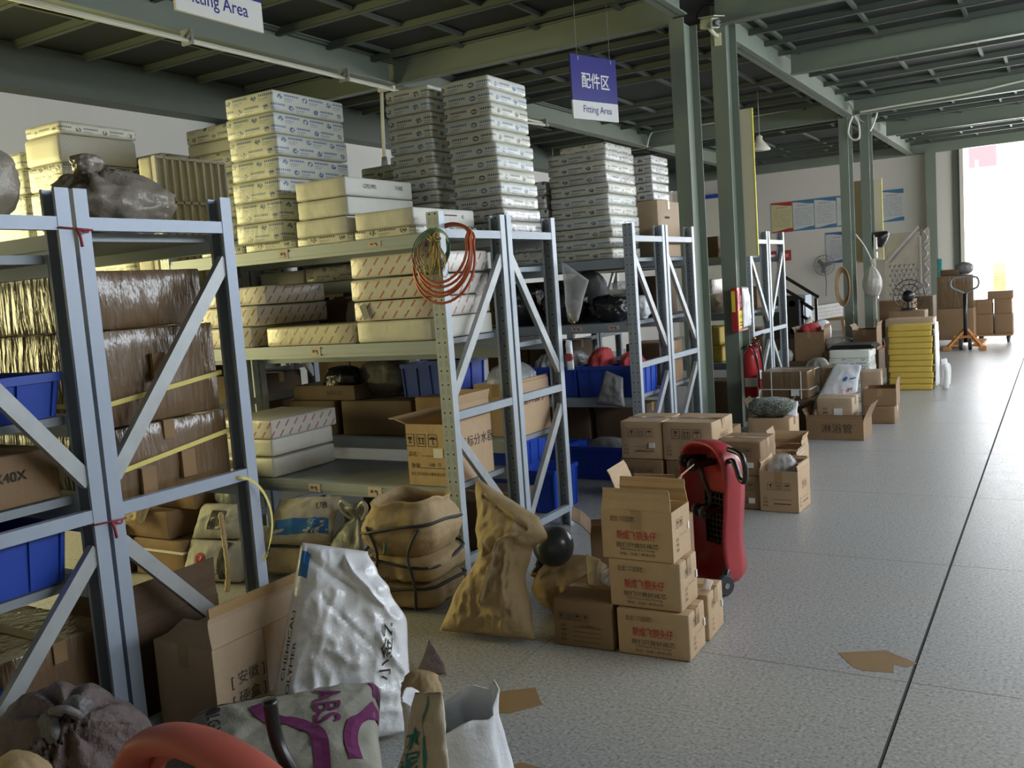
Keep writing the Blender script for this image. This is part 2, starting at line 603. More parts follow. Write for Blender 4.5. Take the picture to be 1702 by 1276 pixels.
def spline(pts, n=8):
    """Catmull-Rom through pts"""
    P = [Vector(p) for p in pts]
    out = []
    for i in range(len(P) - 1):
        p0, p1, p2, p3 = P[max(i - 1, 0)], P[i], P[i + 1], P[min(i + 2, len(P) - 1)]
        for k in range(n):
            t = k / n
            out.append(0.5 * ((2 * p1) + (p2 - p0) * t + (2 * p0 - 5 * p1 + 4 * p2 - p3) * t * t + (3 * p1 - p0 - 3 * p2 + p3) * t ** 3))
    out.append(P[-1])
    return out


def lathe(bm, prof, seg=20, mtx=None):
    rings = []
    for r, z in prof:
        ring = []
        for k in range(seg):
            v = Vector((r * math.cos(2 * PI * k / seg), r * math.sin(2 * PI * k / seg), z))
            ring.append(bm.verts.new(v if mtx is None else mtx @ v))
        rings.append(ring)
    for a, b in zip(rings, rings[1:]):
        for k in range(seg):
            bm.faces.new((a[k], a[(k + 1) % seg], b[(k + 1) % seg], b[k]))
    bm.faces.new(rings[0][::-1])
    bm.faces.new(rings[-1])


# flat lettering ------------------------------------------------------
_TXT = {}


def glyphs(body, bold=0.0):
    key = (body, bold)
    if key not in _TXT:
        c = bpy.data.curves.new('t', 'FONT')
        c.body = body
        c.size = 1.0
        c.resolution_u = 3
        c.offset = bold
        c.align_x = 'CENTER'
        o = bpy.data.objects.new('t', c)
        COL.objects.link(o)
        bpy.context.view_layer.update()
        me = bpy.data.meshes.new_from_object(o.evaluated_get(bpy.context.evaluated_depsgraph_get()))
        vs = [(v.co.x, v.co.y) for v in me.vertices]
        fs = [tuple(p.vertices) for p in me.polygons]
        bpy.data.objects.remove(o)
        bpy.data.curves.remove(c)
        bpy.data.meshes.remove(me)
        ys = [v[1] for v in vs] or [0]
        cy = (min(ys) + max(ys)) / 2
        _TXT[key] = ([(x, y - cy) for x, y in vs], fs)
    return _TXT[key]


def letter(parent, body, size, org, xd, yd, mat, bold=0.0, sx=1.0, name='lettering', fn=None):
    vs, fs = glyphs(body, bold)
    if not vs:
        return None
    me = bpy.data.meshes.new(name)
    if fn is None:
        org, xd, yd = Vector(org), Vector(xd).normalized(), Vector(yd).normalized()
        V = [org + xd * (x * size * sx) + yd * (y * size) for x, y in vs]
    else:
        V = [fn(x * size * sx, y * size) for x, y in vs]
    me.from_pydata([tuple(v) for v in V], [], fs)
    return link(name, me, mat, parent)


def letters(parent, rows, org, xd, yd, mat, name='lettering', bold=0.0):
    """several short texts (text, x, y, size, sx) joined into one print"""
    org, xd, yd = Vector(org), Vector(xd).normalized(), Vector(yd).normalized()
    V, F = [], []
    for body, x, y, size, sx in rows:
        if body == '#':      # a plain rectangle: x, y centre, size = (w, h)
            w, h = size
            k = len(V)
            V += [org + xd * (x + a * w / 2) + yd * (y + b * h / 2) for a, b in ((-1, -1), (1, -1), (1, 1), (-1, 1))]
            F.append((k, k + 1, k + 2, k + 3))
            continue
        vs, fs = glyphs(body, bold)
        k = len(V)
        V += [org + xd * (x + a * size * sx) + yd * (y + b * size) for a, b in vs]
        F += [tuple(i + k for i in f) for f in fs]
    me = bpy.data.meshes.new(name)
    me.from_pydata([tuple(v) for v in V], [], F)
    return link(name, me, mat, parent)


def frame_rect(x, y, w, h, t):
    return [('#', x, y + h / 2, (w, t), 1), ('#', x, y - h / 2, (w, t), 1), ('#', x - w / 2, y, (t, h), 1), ('#', x + w / 2, y, (t, h), 1)]


def care_icons(x, y, s, n=3):
    """carton handling pictograms: goblet, arrows, umbrella"""
    r = []
    for k in range(n):
        cx = x + (k - (n - 1) / 2) * s * 1.35
        r += frame_rect(cx, y, s, s * 1.15, s * 0.06)
        j = k % 3
        if j == 0:
            r += [('#', cx, y + s * .2, (s * .42, s * .3), 1), ('#', cx, y - s * .08, (s * .1, s * .3), 1), ('#', cx, y - s * .25, (s * .4, s * .07), 1)]
        elif j == 1:
            for q in (-1, 1):
                r += [('#', cx + q * s * .2, y, (s * .1, s * .55), 1), ('#', cx + q * s * .2, y + s * .2, (s * .28, s * .12), 1)]
            r += [('#', cx, y - s * .34, (s * .7, s * .07), 1)]
        else:
            r += [('#', cx, y + s * .17, (s * .75, s * .16), 1), ('#', cx, y + s * .29, (s * .45, s * .12), 1), ('#', cx, y - s * .1, (s * .07, s * .5), 1), ('#', cx + s * .1, y - s * .34, (s * .22, s * .07), 1)]
    return r


# soft box --------------------------------------------------------------
def soft_mesh(name, w, d, h, r=0.012, bulge=0.0, seed=0):
    bm = bmesh.new()
    box(bm, -w / 2, w / 2, -d / 2, d / 2, 0, h)
    bmesh.ops.bevel(bm, geom=bm.edges[:], offset=min(r, h * .3), segments=2, affect='EDGES', profile=0.5)
    if bulge:
        big = [e for e in bm.edges if e.calc_length() > min(w, d, h) * 0.5]
        bmesh.ops.subdivide_edges(bm, edges=big, cuts=4, use_grid_fill=True)
        for v in bm.verts:
            c = v.co
            a = (1 - (2 * c.x / w) ** 2) * (1 - (2 * c.z / h - 1) ** 2)
            b = (1 - (2 * c.y / d) ** 2) * (1 - (2 * c.z / h - 1) ** 2)
            q = noise.noise(c * 5 + Vector((seed * 3.7, 0, 0)))
            if abs(abs(c.y) - d / 2) < 1e-4:
                c.y += math.copysign(bulge * max(a, 0) * (0.3 + q), c.y)
            if abs(abs(c.x) - w / 2) < 1e-4:
                c.x += math.copysign(bulge * max(b, 0) * (0.3 + q), c.x)
            if c.z > h - 1e-4:
                c.z -= bulge * 0.6 * abs(q)
    me = bpy.data.meshes.new(name)
    bmesh.ops.recalc_face_normals(bm, faces=bm.faces)
    bm.to_mesh(me)
    bm.free()
    me.polygons.foreach_set('use_smooth', [True] * len(me.polygons))
    try:
        me.set_sharp_from_angle(angle=50 * D2R)
    except Exception:
        pass
    return me


def wbox(label, x0, x1, y0, y1, z0, z1, mat, group=None, r=0.014, bulge=0.006, rz=0.0, name='white_carton', cat='carton', seed=None):
    me = soft_mesh(name, x1 - x0, y1 - y0, z1 - z0, r, bulge, seed if seed is not None else x0 * 7 + z0 * 13)
    o = link(name, me, mat, None, ((x0 + x1) / 2, (y0 + y1) / 2, z0))
    o.rotation_euler = (0, 0, rz)
    return tag(o, label, cat, group)


ORD = ['topmost', 'second down', 'third down', 'fourth down', 'fifth down', 'sixth down', 'seventh down', 'eighth down', 'ninth down', 'tenth down', 'eleventh down', 'twelfth down', 'thirteenth down']


def stack(desc, where, x0, x1, y0, y1, z0, heights, mats, group, jit=0.012, seed=1, drift=0.0, r=0.014):
    """heights listed from the bottom upwards"""
    rn = random.Random(seed)
    z = z0
    n = len(heights)
    for i, h in enumerate(heights):
        jx, jy = rn.uniform(-jit, jit), rn.uniform(-jit, jit)
        dx = drift * (n - 1 - i) / max(n - 1, 1)
        mt = mats[i % len(mats)] if not callable(mats) else mats(i)
        d = desc if isinstance(desc, str) else desc[mt]
        wbox('%s, %s in %s' % (d, ORD[n - 1 - i] if i else ('bottom one'), where), x0 + jx + dx, x1 + jx + dx, y0 + jy, y1 + jy, z + 0.0015, z + h - 0.0015, mt, group, r=r,
             rz=rn.uniform(-0.012, 0.012), seed=seed * 17 + i)
        z += h
    return z


# cartons --------------------------------------------------------------
def carton(label, w, d, h, loc, rz=0.0, mat='card_mid', group=None, opened=False, flaps=None, tape='tape', front=None, side=None, ink='ink_black', name='cardboard_carton', labelpos=None, sag=0.004, inner='card_mid', tapefront=True):
    """carton with its base centre at loc; -y is its front, +x its right side.
    flaps: dict side -> (length, angle from upright in degrees, outwards positive)"""
    t = thing(name, label, 'carton', loc, rz, group)
    X, Y = w / 2, d / 2
    rn = random.Random(int(abs(loc[0] * 1000) + abs(loc[1] * 777)))
    if not opened:
        me = soft_mesh('body', w, d, h, 0.006, sag, rn.random() * 50)
        link('body', me, mat, t)
        if tape:
            bm = bmesh.new()
            e = 0.0012
            box(bm, -X + .004, X - .004, -0.024, 0.024, h - 0.001, h + e)
            box(bm, X - 0.002, X + e + sag * .5, -0.024, 0.024, h - min(.07, h * .4), h + e)
            box(bm, -X - e - sag * .5, -X + 0.002, -0.024, 0.024, h - min(.07, h * .4), h + e)
            done(bm, 'tape', tape, t)
    else:
        bm = bmesh.new()
        th = 0.004
        box(bm, -X, X, -Y, -Y + th, 0, h)
        box(bm, -X, X, Y - th, Y, 0, h)
        box(bm, -X, -X + th, -Y + th, Y - th, 0, h)
        box(bm, X - th, X, -Y + th, Y - th, 0, h)
        box(bm, -X + th, X - th, -Y + th, Y - th, 0, th)
        done(bm, 'body', mat, t)
        for sd, (L, ang) in (flaps or {}).items():
            a = ang * D2R
            bm = bmesh.new()
            wid = w if sd in ('front', 'back') else d
            # a flap standing on the top edge, leaning outwards by ang
            out = {'front': Vector((0, -1, 0)), 'back': Vector((0, 1, 0)), 'left': Vector((-1, 0, 0)), 'right': Vector((1, 0, 0))}[sd]
            alg = Vector((0, 0, 1)).cross(out)
            hinge = out * (Y - th / 2 if sd in ('front', 'back') else X - th / 2) + Vector((0, 0, h))
            upv = out * math.sin(a) + Vector((0, 0, 1)) * math.cos(a)
            nrm = upv.cross(alg)
            K = 5
            top, bot = [], []
            for k in range(K + 1):
                s_ = k / K
                p = hinge + upv * (0.002 + L * s_) + nrm * (0.012 * math.sin(PI * s_) * rn.uniform(0.2, 1.0))
                hw = wid / 2 - 0.003 - 0.008 * s_
                top.append([bm.verts.new(p + alg * q * hw + nrm * th / 2) for q in (-1, 0, 1)])
                bot.append([bm.verts.new(p + alg * q * hw - nrm * th / 2) for q in (-1, 0, 1)])
            for k in range(K):
                for q in (0, 1):
                    bm.faces.new((top[k][q], top[k][q + 1], top[k + 1][q + 1], top[k + 1][q]))
                    bm.faces.new((bot[k][q], bot[k + 1][q], bot[k + 1][q + 1], bot[k][q + 1]))
                bm.faces.new((top[k][0], top[k + 1][0], bot[k + 1][0], bot[k][0]))
                bm.faces.new((top[k][2], bot[k][2], bot[k + 1][2], top[k + 1][2]))
            for q in (0, 1):
                bm.faces.new((top[0][q], bot[0][q], bot[0][q + 1], top[0][q + 1]))
                bm.faces.new((top[K][q], top[K][q + 1], bot[K][q + 1], bot[K][q]))
            done(bm, 'flap', mat, t)
        if tape and tapefront:
            bm = bmesh.new()
            box(bm, -0.024, 0.024, -Y - 0.0012, -Y + 0.001, h - min(0.08, h * .5), h)
            done(bm, 'tape', tape, t)
    e = 0.0015 + (sag if not opened else 0)
    if front:
        letters(t, front, (0, -Y - e, 0), (1, 0, 0), (0, 0, 1), ink)
    if side:
        letters(t, side, (X + e, 0, 0), (0, 1, 0), (0, 0, 1), ink)
    if labelpos:
        fc, u, v, lw, lh = labelpos
        bm = bmesh.new()
        if fc == 'front':
            box(bm, u - lw / 2, u + lw / 2, -Y - e - .0012, -Y + .001, v - lh / 2, v + lh / 2)
        else:
            box(bm, X - .001, X + e + .0012, u - lw / 2, u + lw / 2, v - lh / 2, v + lh / 2)
        done(bm, 'label', 'paper_label', t)
    return t


# sacks and bags ----------------------------------------------------------
def wrinkle(p, seed, f=6.0):
    q = p * f + Vector((seed * 5.1, seed * 2.3, seed * 7.7))
    a = noise.noise(q)
    b = 1 - abs(noise.noise(q * 2.1))
    c = 1 - abs(noise.noise(q * 4.3 + Vector((3, 1, 2))))
    return 0.55 * a + 0.5 * (b * b - 0.5) + 0.22 * (c * c - 0.5)


def pillow(name, P00, P10, P11, P01, thick, mat, parent=None, seed=1, n=30, wr=0.02, f=6.0, sharp=2.6, q=0.5, bulge=0.5, el=None, er=None, creases=()):
    """filled sack between four corners; its front faces (P10-P00)x(P01-P00)"""
    A, B, Cc, D = [Vector(p) for p in (P00, P10, P11, P01)]
    nr = ((B - A).cross(D - A)).normalized()

    def surf(u, v, side=1):
        pinch = 1 - 0.05 * (1 - abs(2 * v - 1)) * abs(2 * u - 1)
        uu = 0.5 + (u - 0.5) * pinch
        if el:
            uu = lerp_tab(el, v) + uu * (lerp_tab(er, v) - lerp_tab(el, v))
        p = A * (1 - uu) * (1 - v) + B * uu * (1 - v) + Cc * uu * v + D * (1 - uu) * v
        e = max(0, (1 - abs(2 * u - 1) ** sharp)) * max(0, (1 - abs(2 * v - 1) ** sharp))
        t = thick * e ** q
        w = wrinkle(p, seed + (0 if side > 0 else 9), f) * wr * (0.25 + 0.75 * min(1, e * 3))
        for (u0, v0, u1, v1, wd, dep) in creases:
            du, dv = u1 - u0, v1 - v0
            k = max(0, min(1, ((u - u0) * du + (v - v0) * dv) / (du * du + dv * dv)))
            dd = math.hypot(u - u0 - k * du, v - v0 - k * dv)
            w += dep * max(0, 1 - dd / wd)
        if side < 0:
            return p - nr * (t * (1 - bulge) + w * 0.5)
        return p + nr * (t * bulge + w)
    bm = bmesh.new()
    fr = [[bm.verts.new(surf(i / n, j / n, 1)) for i in range(n + 1)] for j in range(n + 1)]
    bk = [[fr[j][i] if i in (0, n) or j in (0, n) else bm.verts.new(surf(i / n, j / n, -1)) for i in range(n + 1)] for j in range(n + 1)]
    for j in range(n):
        for i in range(n):
            bm.faces.new((fr[j][i], fr[j][i + 1], fr[j + 1][i + 1], fr[j + 1][i]))
            bm.faces.new((bk[j][i], bk[j + 1][i], bk[j + 1][i + 1], bk[j][i + 1]))
    o = done(bm, name, mat, parent, smooth=True)
    return o, surf, nr


def on_surf(surf, nr, u0, v0, ux, uy, off=0.004):
    """maps print units to a sack's front: x along ux=(du,dv), y along uy"""
    def fn(x, y):
        u, v = u0 + ux[0] * x + uy[0] * y, v0 + ux[1] * x + uy[1] * y
        return surf(min(max(u, 0.0), 1.0), min(max(v, 0.0), 1.0), 1) + nr * off
    return fn


def strip_on(surf, nr, path, width, mat, parent, name, off=0.004):
    """painted or tied band along a path of (u, v) on a sack's front"""
    P = [Vector((a, b, 0)) for a, b in path]
    P = spline(P, 6)
    V, F = [], []
    for i, p in enumerate(P):
        t = (P[min(i + 1, len(P) - 1)] - P[max(i - 1, 0)]).normalized()
        s = Vector((-t.y, t.x, 0)) * width / 2
        for k in (-1, 0, 1):
            a = p + s * k
            V.append(tuple(surf(min(max(a.x, 0), 1), min(max(a.y, 0), 1), 1) + nr * off))
    for i in range(len(P) - 1):
        for k in (0, 1):
            F.append((i * 3 + k, i * 3 + k + 1, i * 3 + 4 + k, i * 3 + 3 + k))
    me = bpy.data.meshes.new(name)
    me.from_pydata(V, [], F)
    return link(name, me, mat, parent)


def bag(name, c, rx, ry, h, mat, parent=None, seed=1, style='lump', seg=44, rings=26, wr=0.1, rz=0.0, f=5.0, squash=2.4, folds=0.10, sq=2.6, wave=1.0, fine=0.0):
    """a slumped bag standing on c (its base centre). style: lump, tied, open"""
    bm = bmesh.new()
    R = []
    cr, sr = math.cos(rz), math.sin(rz)
    ph = seed * 1.3
    for j in range(rings + 1):
        t = j / rings
        if style == 'tied':
            if t < 0.72:
                k = t / 0.72
                z = h * 0.80 * k
                r = (math.sin(PI * (0.12 + 0.86 * k)) ** 0.55) * (1 - 0.25 * k)
                r = max(r, 0.12)
            elif t < 0.80:
                k = (t - .72) / .08
                z = h * (0.80 + 0.04 * k)
                r = 0.13
            else:
                k = (t - .8) / .2
                z = h * (0.84 + 0.16 * k)
                r = 0.12 + 0.20 * k
        elif style == 'open':
            z = h * t
            r = 0.80 + 0.25 * math.sin(PI * min(1, t * 1.15)) + (0.08 * max(0, t - .7))
        else:
            z = h * (1 - math.cos(PI * t)) / 2
            r = max(0.0, 1 - abs(2 * z / h - 1) ** squash) ** (1 / squash)
            if z < h * 0.35:
                r = max(r, 0.55 + z / h)
            r = min(r, 1)
        ring = []
        for k in range(seg):
            a = 2 * PI * k / seg
            q = Vector((math.cos(a), math.sin(a), 0))
            sup = (abs(q.x) ** sq + abs(q.y) ** sq) ** (-1 / sq)
            fold = 1 + folds * math.sin(7 * a + ph + 2 * math.sin(3 * a + ph)) * (t if style != 'lump' else 0.4)
            p = Vector((q.x * rx * r * sup * fold, q.y * ry * r * sup * fold, z))
            w = wrinkle(Vector((p.x / rx * .25, p.y / ry * .25, p.z / max(h, .01) * .35)), seed, f)
            dz = 0.35 * w * wr * h * math.sin(PI * min(t, 1)) if style != 'open' else wave * (0.10 * h * math.sin(2 * a + ph) * t ** 3 + 0.05 * h * math.sin(5 * a + ph) * t ** 4)
            k2 = 1 + wr * w * 2.2 + (wrinkle(p, seed + 3, 13.0) * fine / max(rx, .02) if fine else 0)
            p = Vector((p.x * k2, p.y * k2, max(0.0, p.z + dz)))
            ring.append(bm.verts.new((p.x * cr - p.y * sr, p.x * sr + p.y * cr, p.z)))
        R.append(ring)
    for a, b in zip(R, R[1:]):
        for k in range(seg):
            bm.faces.new((a[k], a[(k + 1) % seg], b[(k + 1) % seg], b[k]))
    bm.faces.new(R[0][::-1])
    if style == 'open':
        # inner skin so the mouth shows the inside
        I = []
        for ring in R[::-1][:int(rings * 0.8)]:
            I.append([bm.verts.new((v.co.x * 0.96, v.co.y * 0.96, v.co.z)) for v in ring])
        for k in range(seg):
            bm.faces.new((R[-1][k], R[-1][(k + 1) % seg], I[0][(k + 1) % seg], I[0][k]))
        for a, b in zip(I, I[1:]):
            for k in range(seg):
                bm.faces.new((a[k], a[(k + 1) % seg], b[(k + 1) % seg], b[k]))
        bm.faces.new(I[-1])
    elif style != 'lump':
        bm.faces.new(R[-1])
    else:
        bmesh.ops.remove_doubles(bm, verts=R[-1], dist=rx * .02)
        if len([v for v in R[-1] if v.is_valid]) > 2:
            try:
                bm.faces.new([v for v in R[-1] if v.is_valid])
            except Exception:
                pass
    return done(bm, name, mat, parent, smooth=True, loc=c)


def gather(o, K, n, amp, rad):
    """folds radiating from the tie point K (local)"""
    K = Vector(K)
    vs = o.data.vertices
    c = sum((v.co for v in vs), Vector()) / len(vs)
    ax = (K - c).normalized()
    u = ax.orthogonal().normalized()
    w = ax.cross(u)
    for v in vs:
        d = v.co - K
        L = d.length
        a = math.atan2(d.dot(w), d.dot(u))
        k = math.exp(-(L / rad) ** 2) * min(1, L / 0.05)
        s_ = math.sin(n * a + 1.7 * math.sin(3 * a))
        v.co += (v.co - c).normalized() * amp * k * (s_ - .4)
        v.co.z = max(v.co.z, 0)


def bag_thing(name, label, cat, c, rx, ry, h, mat, group=None, **k):
    o = bag(name, c, rx, ry, h, mat, None, **k)
    return tag(o, label, cat, group)


def crate(label, w, d, h, loc, rz=0.0, group=None, mat='blue_plastic', name='plastic_crate'):
    t = thing(name, label, 'crate', loc, rz, group)
    bm = bmesh.new()
    X, Y, th = w / 2, d / 2, 0.006
    k = 0.94                      # walls taper towards the base
    for a, b, fx in ((-1, 1, 0), (-1, 1, 1)):
        pass
    o4 = [(-X, -Y), (X, -Y), (X, Y), (-X, Y)]
    ob = [bm.verts.new((x * k, y * k, 0)) for x, y in o4]
    ot = [bm.verts.new((x, y, h)) for x, y in o4]
    it = [bm.verts.new((x - math.copysign(th, x), y - math.copysign(th, y), h)) for x, y in o4]
    ib = [bm.verts.new((x * k - math.copysign(th, x), y * k - math.copysign(th, y), th)) for x, y in o4]
    bm.faces.new(ob[::-1])
    bm.faces.new(ib)
    for i in range(4):
        j = (i + 1) % 4
        bm.faces.new((ob[i], ob[j], ot[j], ot[i]))
        bm.faces.new((ot[i], ot[j], it[j], it[i]))
        bm.faces.new((it[i], it[j], ib[j], ib[i]))
    done(bm, 'body', mat, t)
    bm = bmesh.new()
    e = 0.010
    box(bm, -X - e, X + e, -Y - e, -Y + .001, h - 0.026, h + .002)
    box(bm, -X - e, X + e, Y - .001, Y + e, h - 0.026, h + .002)
    box(bm, -X - e, -X + .001, -Y, Y, h - 0.026, h + .002)
    box(bm, X - .001, X + e, -Y, Y, h - 0.026, h + .002)
    done(bm, 'rim', mat, t)
    nx, ny = max(2, int(w / .11)), max(2, int(d / .11))
    for i in range(nx + 1):
        s = -1 + 2 * i / nx
        for q in (-1, 1):
            bm = bmesh.new()
            bar(bm, (s * X * k * .96, q * Y * k, .004), (s * X * .96, q * Y, h - .02), 0.012, 0.014, (0, q, 0))
            done(bm, 'rib', mat, t)
    for i in range(ny + 1):
        s = -1 + 2 * i / ny
        for q in (-1, 1):
            bm = bmesh.new()
            bar(bm, (q * X * k, s * Y * k * .96, .004), (q * X, s * Y * .96, h - .02), 0.012, 0.014, (q, 0, 0))
            done(bm, 'rib', mat, t)
    return t

# ================================================================== STRUCTURE
def struct(o):
    o['kind'] = 'structure'
    return o


# floor of terrazzo slabs
fl = struct(bx('floor', -9.2, 4.6, -4.8, 24.6, -0.06, -0.004, 'joint_dark'))
XJ = [-0.506 + 1.473 * i for i in range(-6, 4)]
YJ = [3.555 + 1.503 * j for j in range(-6, 15)]
slab_cache = {}
for i in range(len(XJ) - 1):
    for j in range(len(YJ) - 1):
        g = 0.0065 if i == 5 else 0.0022
        g1 = 0.0065 if i == 6 else 0.0022
        key = (round(g, 4), round(g1, 4))
        if key not in slab_cache:
            bm = bmesh.new()
            g0, ga = (0.0022, 0.0065) if i == 5 else ((0.0065, 0.0022) if i == 6 else (0.0022, 0.0022))
            box(bm, g0, 1.473 - ga, 0.002, 1.501, -0.004, 0.0)
            slab_cache[key] = done(bm, 'slab', 'terrazzo', fl)
            slab_cache[key].location = (XJ[i], YJ[j], 0)
        else:
            o = slab_cache[key].copy()
            COL.objects.link(o)
            o.parent = fl
            o.location = (XJ[i], YJ[j], 0)


def patch(label, pts, mat, z=0.0012, name='tape_remnant', cat='stain'):
    bm = bmesh.new()
    vs = [bm.verts.new((x, y, 0.0004)) for x, y in pts]
    f = bm.faces.new(vs)
    r = bmesh.ops.extrude_face_region(bm, geom=[f])
    for v in r['geom']:
        if isinstance(v, bmesh.types.BMVert):
            v.co.z = z
    return tag(done(bm, name, mat), label, cat)


# walls
struct(bx('wall_left', -8.95, -8.75, -4.6, 23.6, 0, 3.80, 'wall_white'))
struct(bx('trim_4', -8.95, -8.48, -4.6, 23.2, 3.80, 4.22, 'green_dark'))
bm = bmesh.new()
for i in range(4):
    y = 0.4 + 3.2 * i / 3
    box(bm, -8.75, -8.735, y - .03, y + .03, .9, 3.1)
box(bm, -8.75, -8.735, .4, 3.6, .9, .96)
box(bm, -8.75, -8.735, .4, 3.6, 3.04, 3.1)
wn = struct(done(bm, 'added_window_1', 'grey_bin'))  # frame and panes added on the solid wall, behind the yellow area light
for i in range(3):
    y = 0.43 + 3.2 * i / 3
    bx('pane', -8.748, -8.740, y, y + 1.005, .96, 3.04, 'pane_glass', wn)
struct(bx('wall_far', -8.75, -2.10, 23.25, 23.5, 0, 4.22, 'wall_paint'))
struct(bx('wall_far_end', 2.6, 4.6, 23.25, 23.5, 0, 4.22, 'wall_paint'))
struct(bx('trim_1', -2.10, -1.96, 23.20, 23.5, 0, 3.95, 'green_dark'))
struct(bx('trim_2', -1.96, -1.88, 23.16, 23.52, 0, 3.95, 'wall_paint'))
struct(bx('trim_3', -8.75, 2.6, 23.08, 23.22, 3.95, 4.22, 'green_paint'))
struct(bx('wall_right', 4.35, 4.55, -4.6, 23.6, 0, 4.25, 'wall_white'))
for k, y0 in enumerate((0.5, 6.8, 13.5)):
    bm = bmesh.new()
    for i in range(5):
        y = y0 + 6.0 * i / 4
        box(bm, 4.33, 4.35, y - .03, y + .03, 1.9, 3.9)
    box(bm, 4.33, 4.35, y0, y0 + 6, 1.9, 1.96)
    box(bm, 4.33, 4.35, y0, y0 + 6, 3.84, 3.9)
    wn = struct(done(bm, 'added_window_%d' % (k + 2), 'grey_bin'))  # frames and panes added on the solid wall, behind the side area lights
    for i in range(4):
        y = y0 + .03 + 1.5 * i
        bx('pane', 4.338, 4.348, y, y + 1.44, 1.96, 3.84, 'pane_glass', wn)
struct(bx('wall_rear', -8.75, 4.35, -4.75, -4.55, 0, 4.25, 'wall_white'))
# columns carried by the left wall
for k, (y, w) in enumerate(((8.25, .50), (13.8, .16))):
    bm = bmesh.new()
    box(bm, -8.75, -8.55, y - w / 2, y - w / 2 + .02, 0, 3.80)
    box(bm, -8.75, -8.55, y + w / 2 - .02, y + w / 2, 0, 3.80)
    box(bm, -8.68, -8.60, y - w / 2 + .02, y + w / 2 - .02, 0, 3.80)
    struct(done(bm, 'column_wall', 'green_dark'))
bm = bmesh.new()
for x in (-8.2, -7.35):
    box(bm, x - .05, x + .05, 23.18, 23.25, 0, 3.6)
box(bm, -8.25, -7.3, 23.18, 23.25, 3.5, 3.6)
struct(done(bm, 'door_1_frame', 'blue_plastic'))
struct(bx('door_1', -8.15, -7.4, 23.2, 23.25, 0, 3.5, 'cream_pipe'))

# ceiling: steel deck on purlins, with short battens between them
ce = struct(bx('ceiling', -8.95, 4.6, -4.75, 24.6, 4.225, 4.30, 'deck_dark'))
BEAMY_L, BEAMY_R = (-1.0, 3.2, 8.62, 16.15, 23.15), (-1.0, 4.2, 9.0, 11.93, 15.95, 19.15, 23.15)
PY = [-3.5 + 0.0]
ypur = [8.05 - 0.70 * k for k in range(1, 16)] + [8.05, 9.58, 10.18, 10.8, 11.4, 12.97, 13.84, 14.6, 15.3, 16.8, 17.45, 18.1, 18.7, 19.9, 20.5, 21.1, 21.8, 22.5]
ypur = [y * 1.0237 for y in ypur]
ypur = [y for y in ypur if min(abs(y - q) for q in (8.62, 9.0, 11.93, 15.95, 16.15, 19.15)) > .12]
ypur.sort()
me0 = None
for y in ypur:
    bm = bmesh.new()
    box(bm, -8.45, 4.3, -0.004, 0.004, 4.155, 4.225)
    box(bm, -8.45, 4.3, -0.004, 0.048, 4.153, 4.159)
    o = done(bm, 'purlin', 'green_dark', ce)
    o.location = (0, y, 0)
bt = None
for a, b in zip(ypur, ypur[1:]):
    if a < 2.5:
        continue
    for k in range(11):
        x = -7.4 + 0.93 * k + (0.25 if int(a * 10) % 2 else 0)
        bm = bmesh.new()
        box(bm, -0.018, 0.018, a + 0.005, b - 0.006, 4.185, 4.226)
        o = done(bm, 'batten', 'green_dark', ce)
        o.location = (x, 0, 0)


def ibeam(name, a, b, h, fl_, axis, z0=3.95):
    bm = bmesh.new()
    w = fl_ / 2
    if axis == 'x':
        (x0, x1), y = a, b
        box(bm, x0, x1, y - .004, y + .004, z0, z0 + h)
        box(bm, x0, x1, y - w, y + w, z0, z0 + .012)
        box(bm, x0, x1, y - w, y + w, z0 + h - .012, z0 + h)
    else:
        x, (y0, y1) = a, b
        box(bm, x - .004, x + .004, y0, y1, z0, z0 + h)
        box(bm, x - w, x + w, y0, y1, z0, z0 + .012)
        box(bm, x - w, x + w, y0, y1, z0 + h - .012, z0 + h)
    return struct(done(bm, name, 'green_paint'))


for y in BEAMY_L[:-1]:
    ibeam('beam', (-8.45, -3.15), y, 0.272, 0.10, 'x')
for y in BEAMY_R[:-1]:
    ibeam('beam', (-2.86, 4.3), y, 0.272, 0.10, 'x')
ibeam('beam', -6.5, (-4.5, 8.55), 0.272, 0.16, 'y')
ibeam('beam', -6.5, (8.70, 23.1), 0.272, 0.16, 'y')
ibeam('beam', -3.0, (-4.5, 8.40), 0.272, 0.14, 'y')
ibeam('beam', -2.95, (9.55, 23.05), 0.272, 0.15, 'y')


def hcolumn(x0, x1, y0, y1, z1, name='column'):
    bm = bmesh.new()
    xc = (x0 + x1) / 2
    box(bm, x0, x1, y0, y0 + .014, 0, z1)
    box(bm, x0, x1, y1 - .014, y1, 0, z1)
    box(bm, xc - .005, xc + .005, y0 + .014, y1 - .014, 0, z1)
    return struct(done(bm, name, 'green_paint'))


hcolumn(-3.13, -2.985, 8.45, 8.82, 3.95)
hcolumn(-2.965, -2.815, 9.16, 9.52, 4.22)
hcolumn(-3.13, -2.985, 16.05, 16.42, 3.95)
hcolumn(-2.965, -2.815, 16.95, 17.3, 4.22)
hcolumn(-2.62, -2.44, 22.88, 23.2, 3.95)

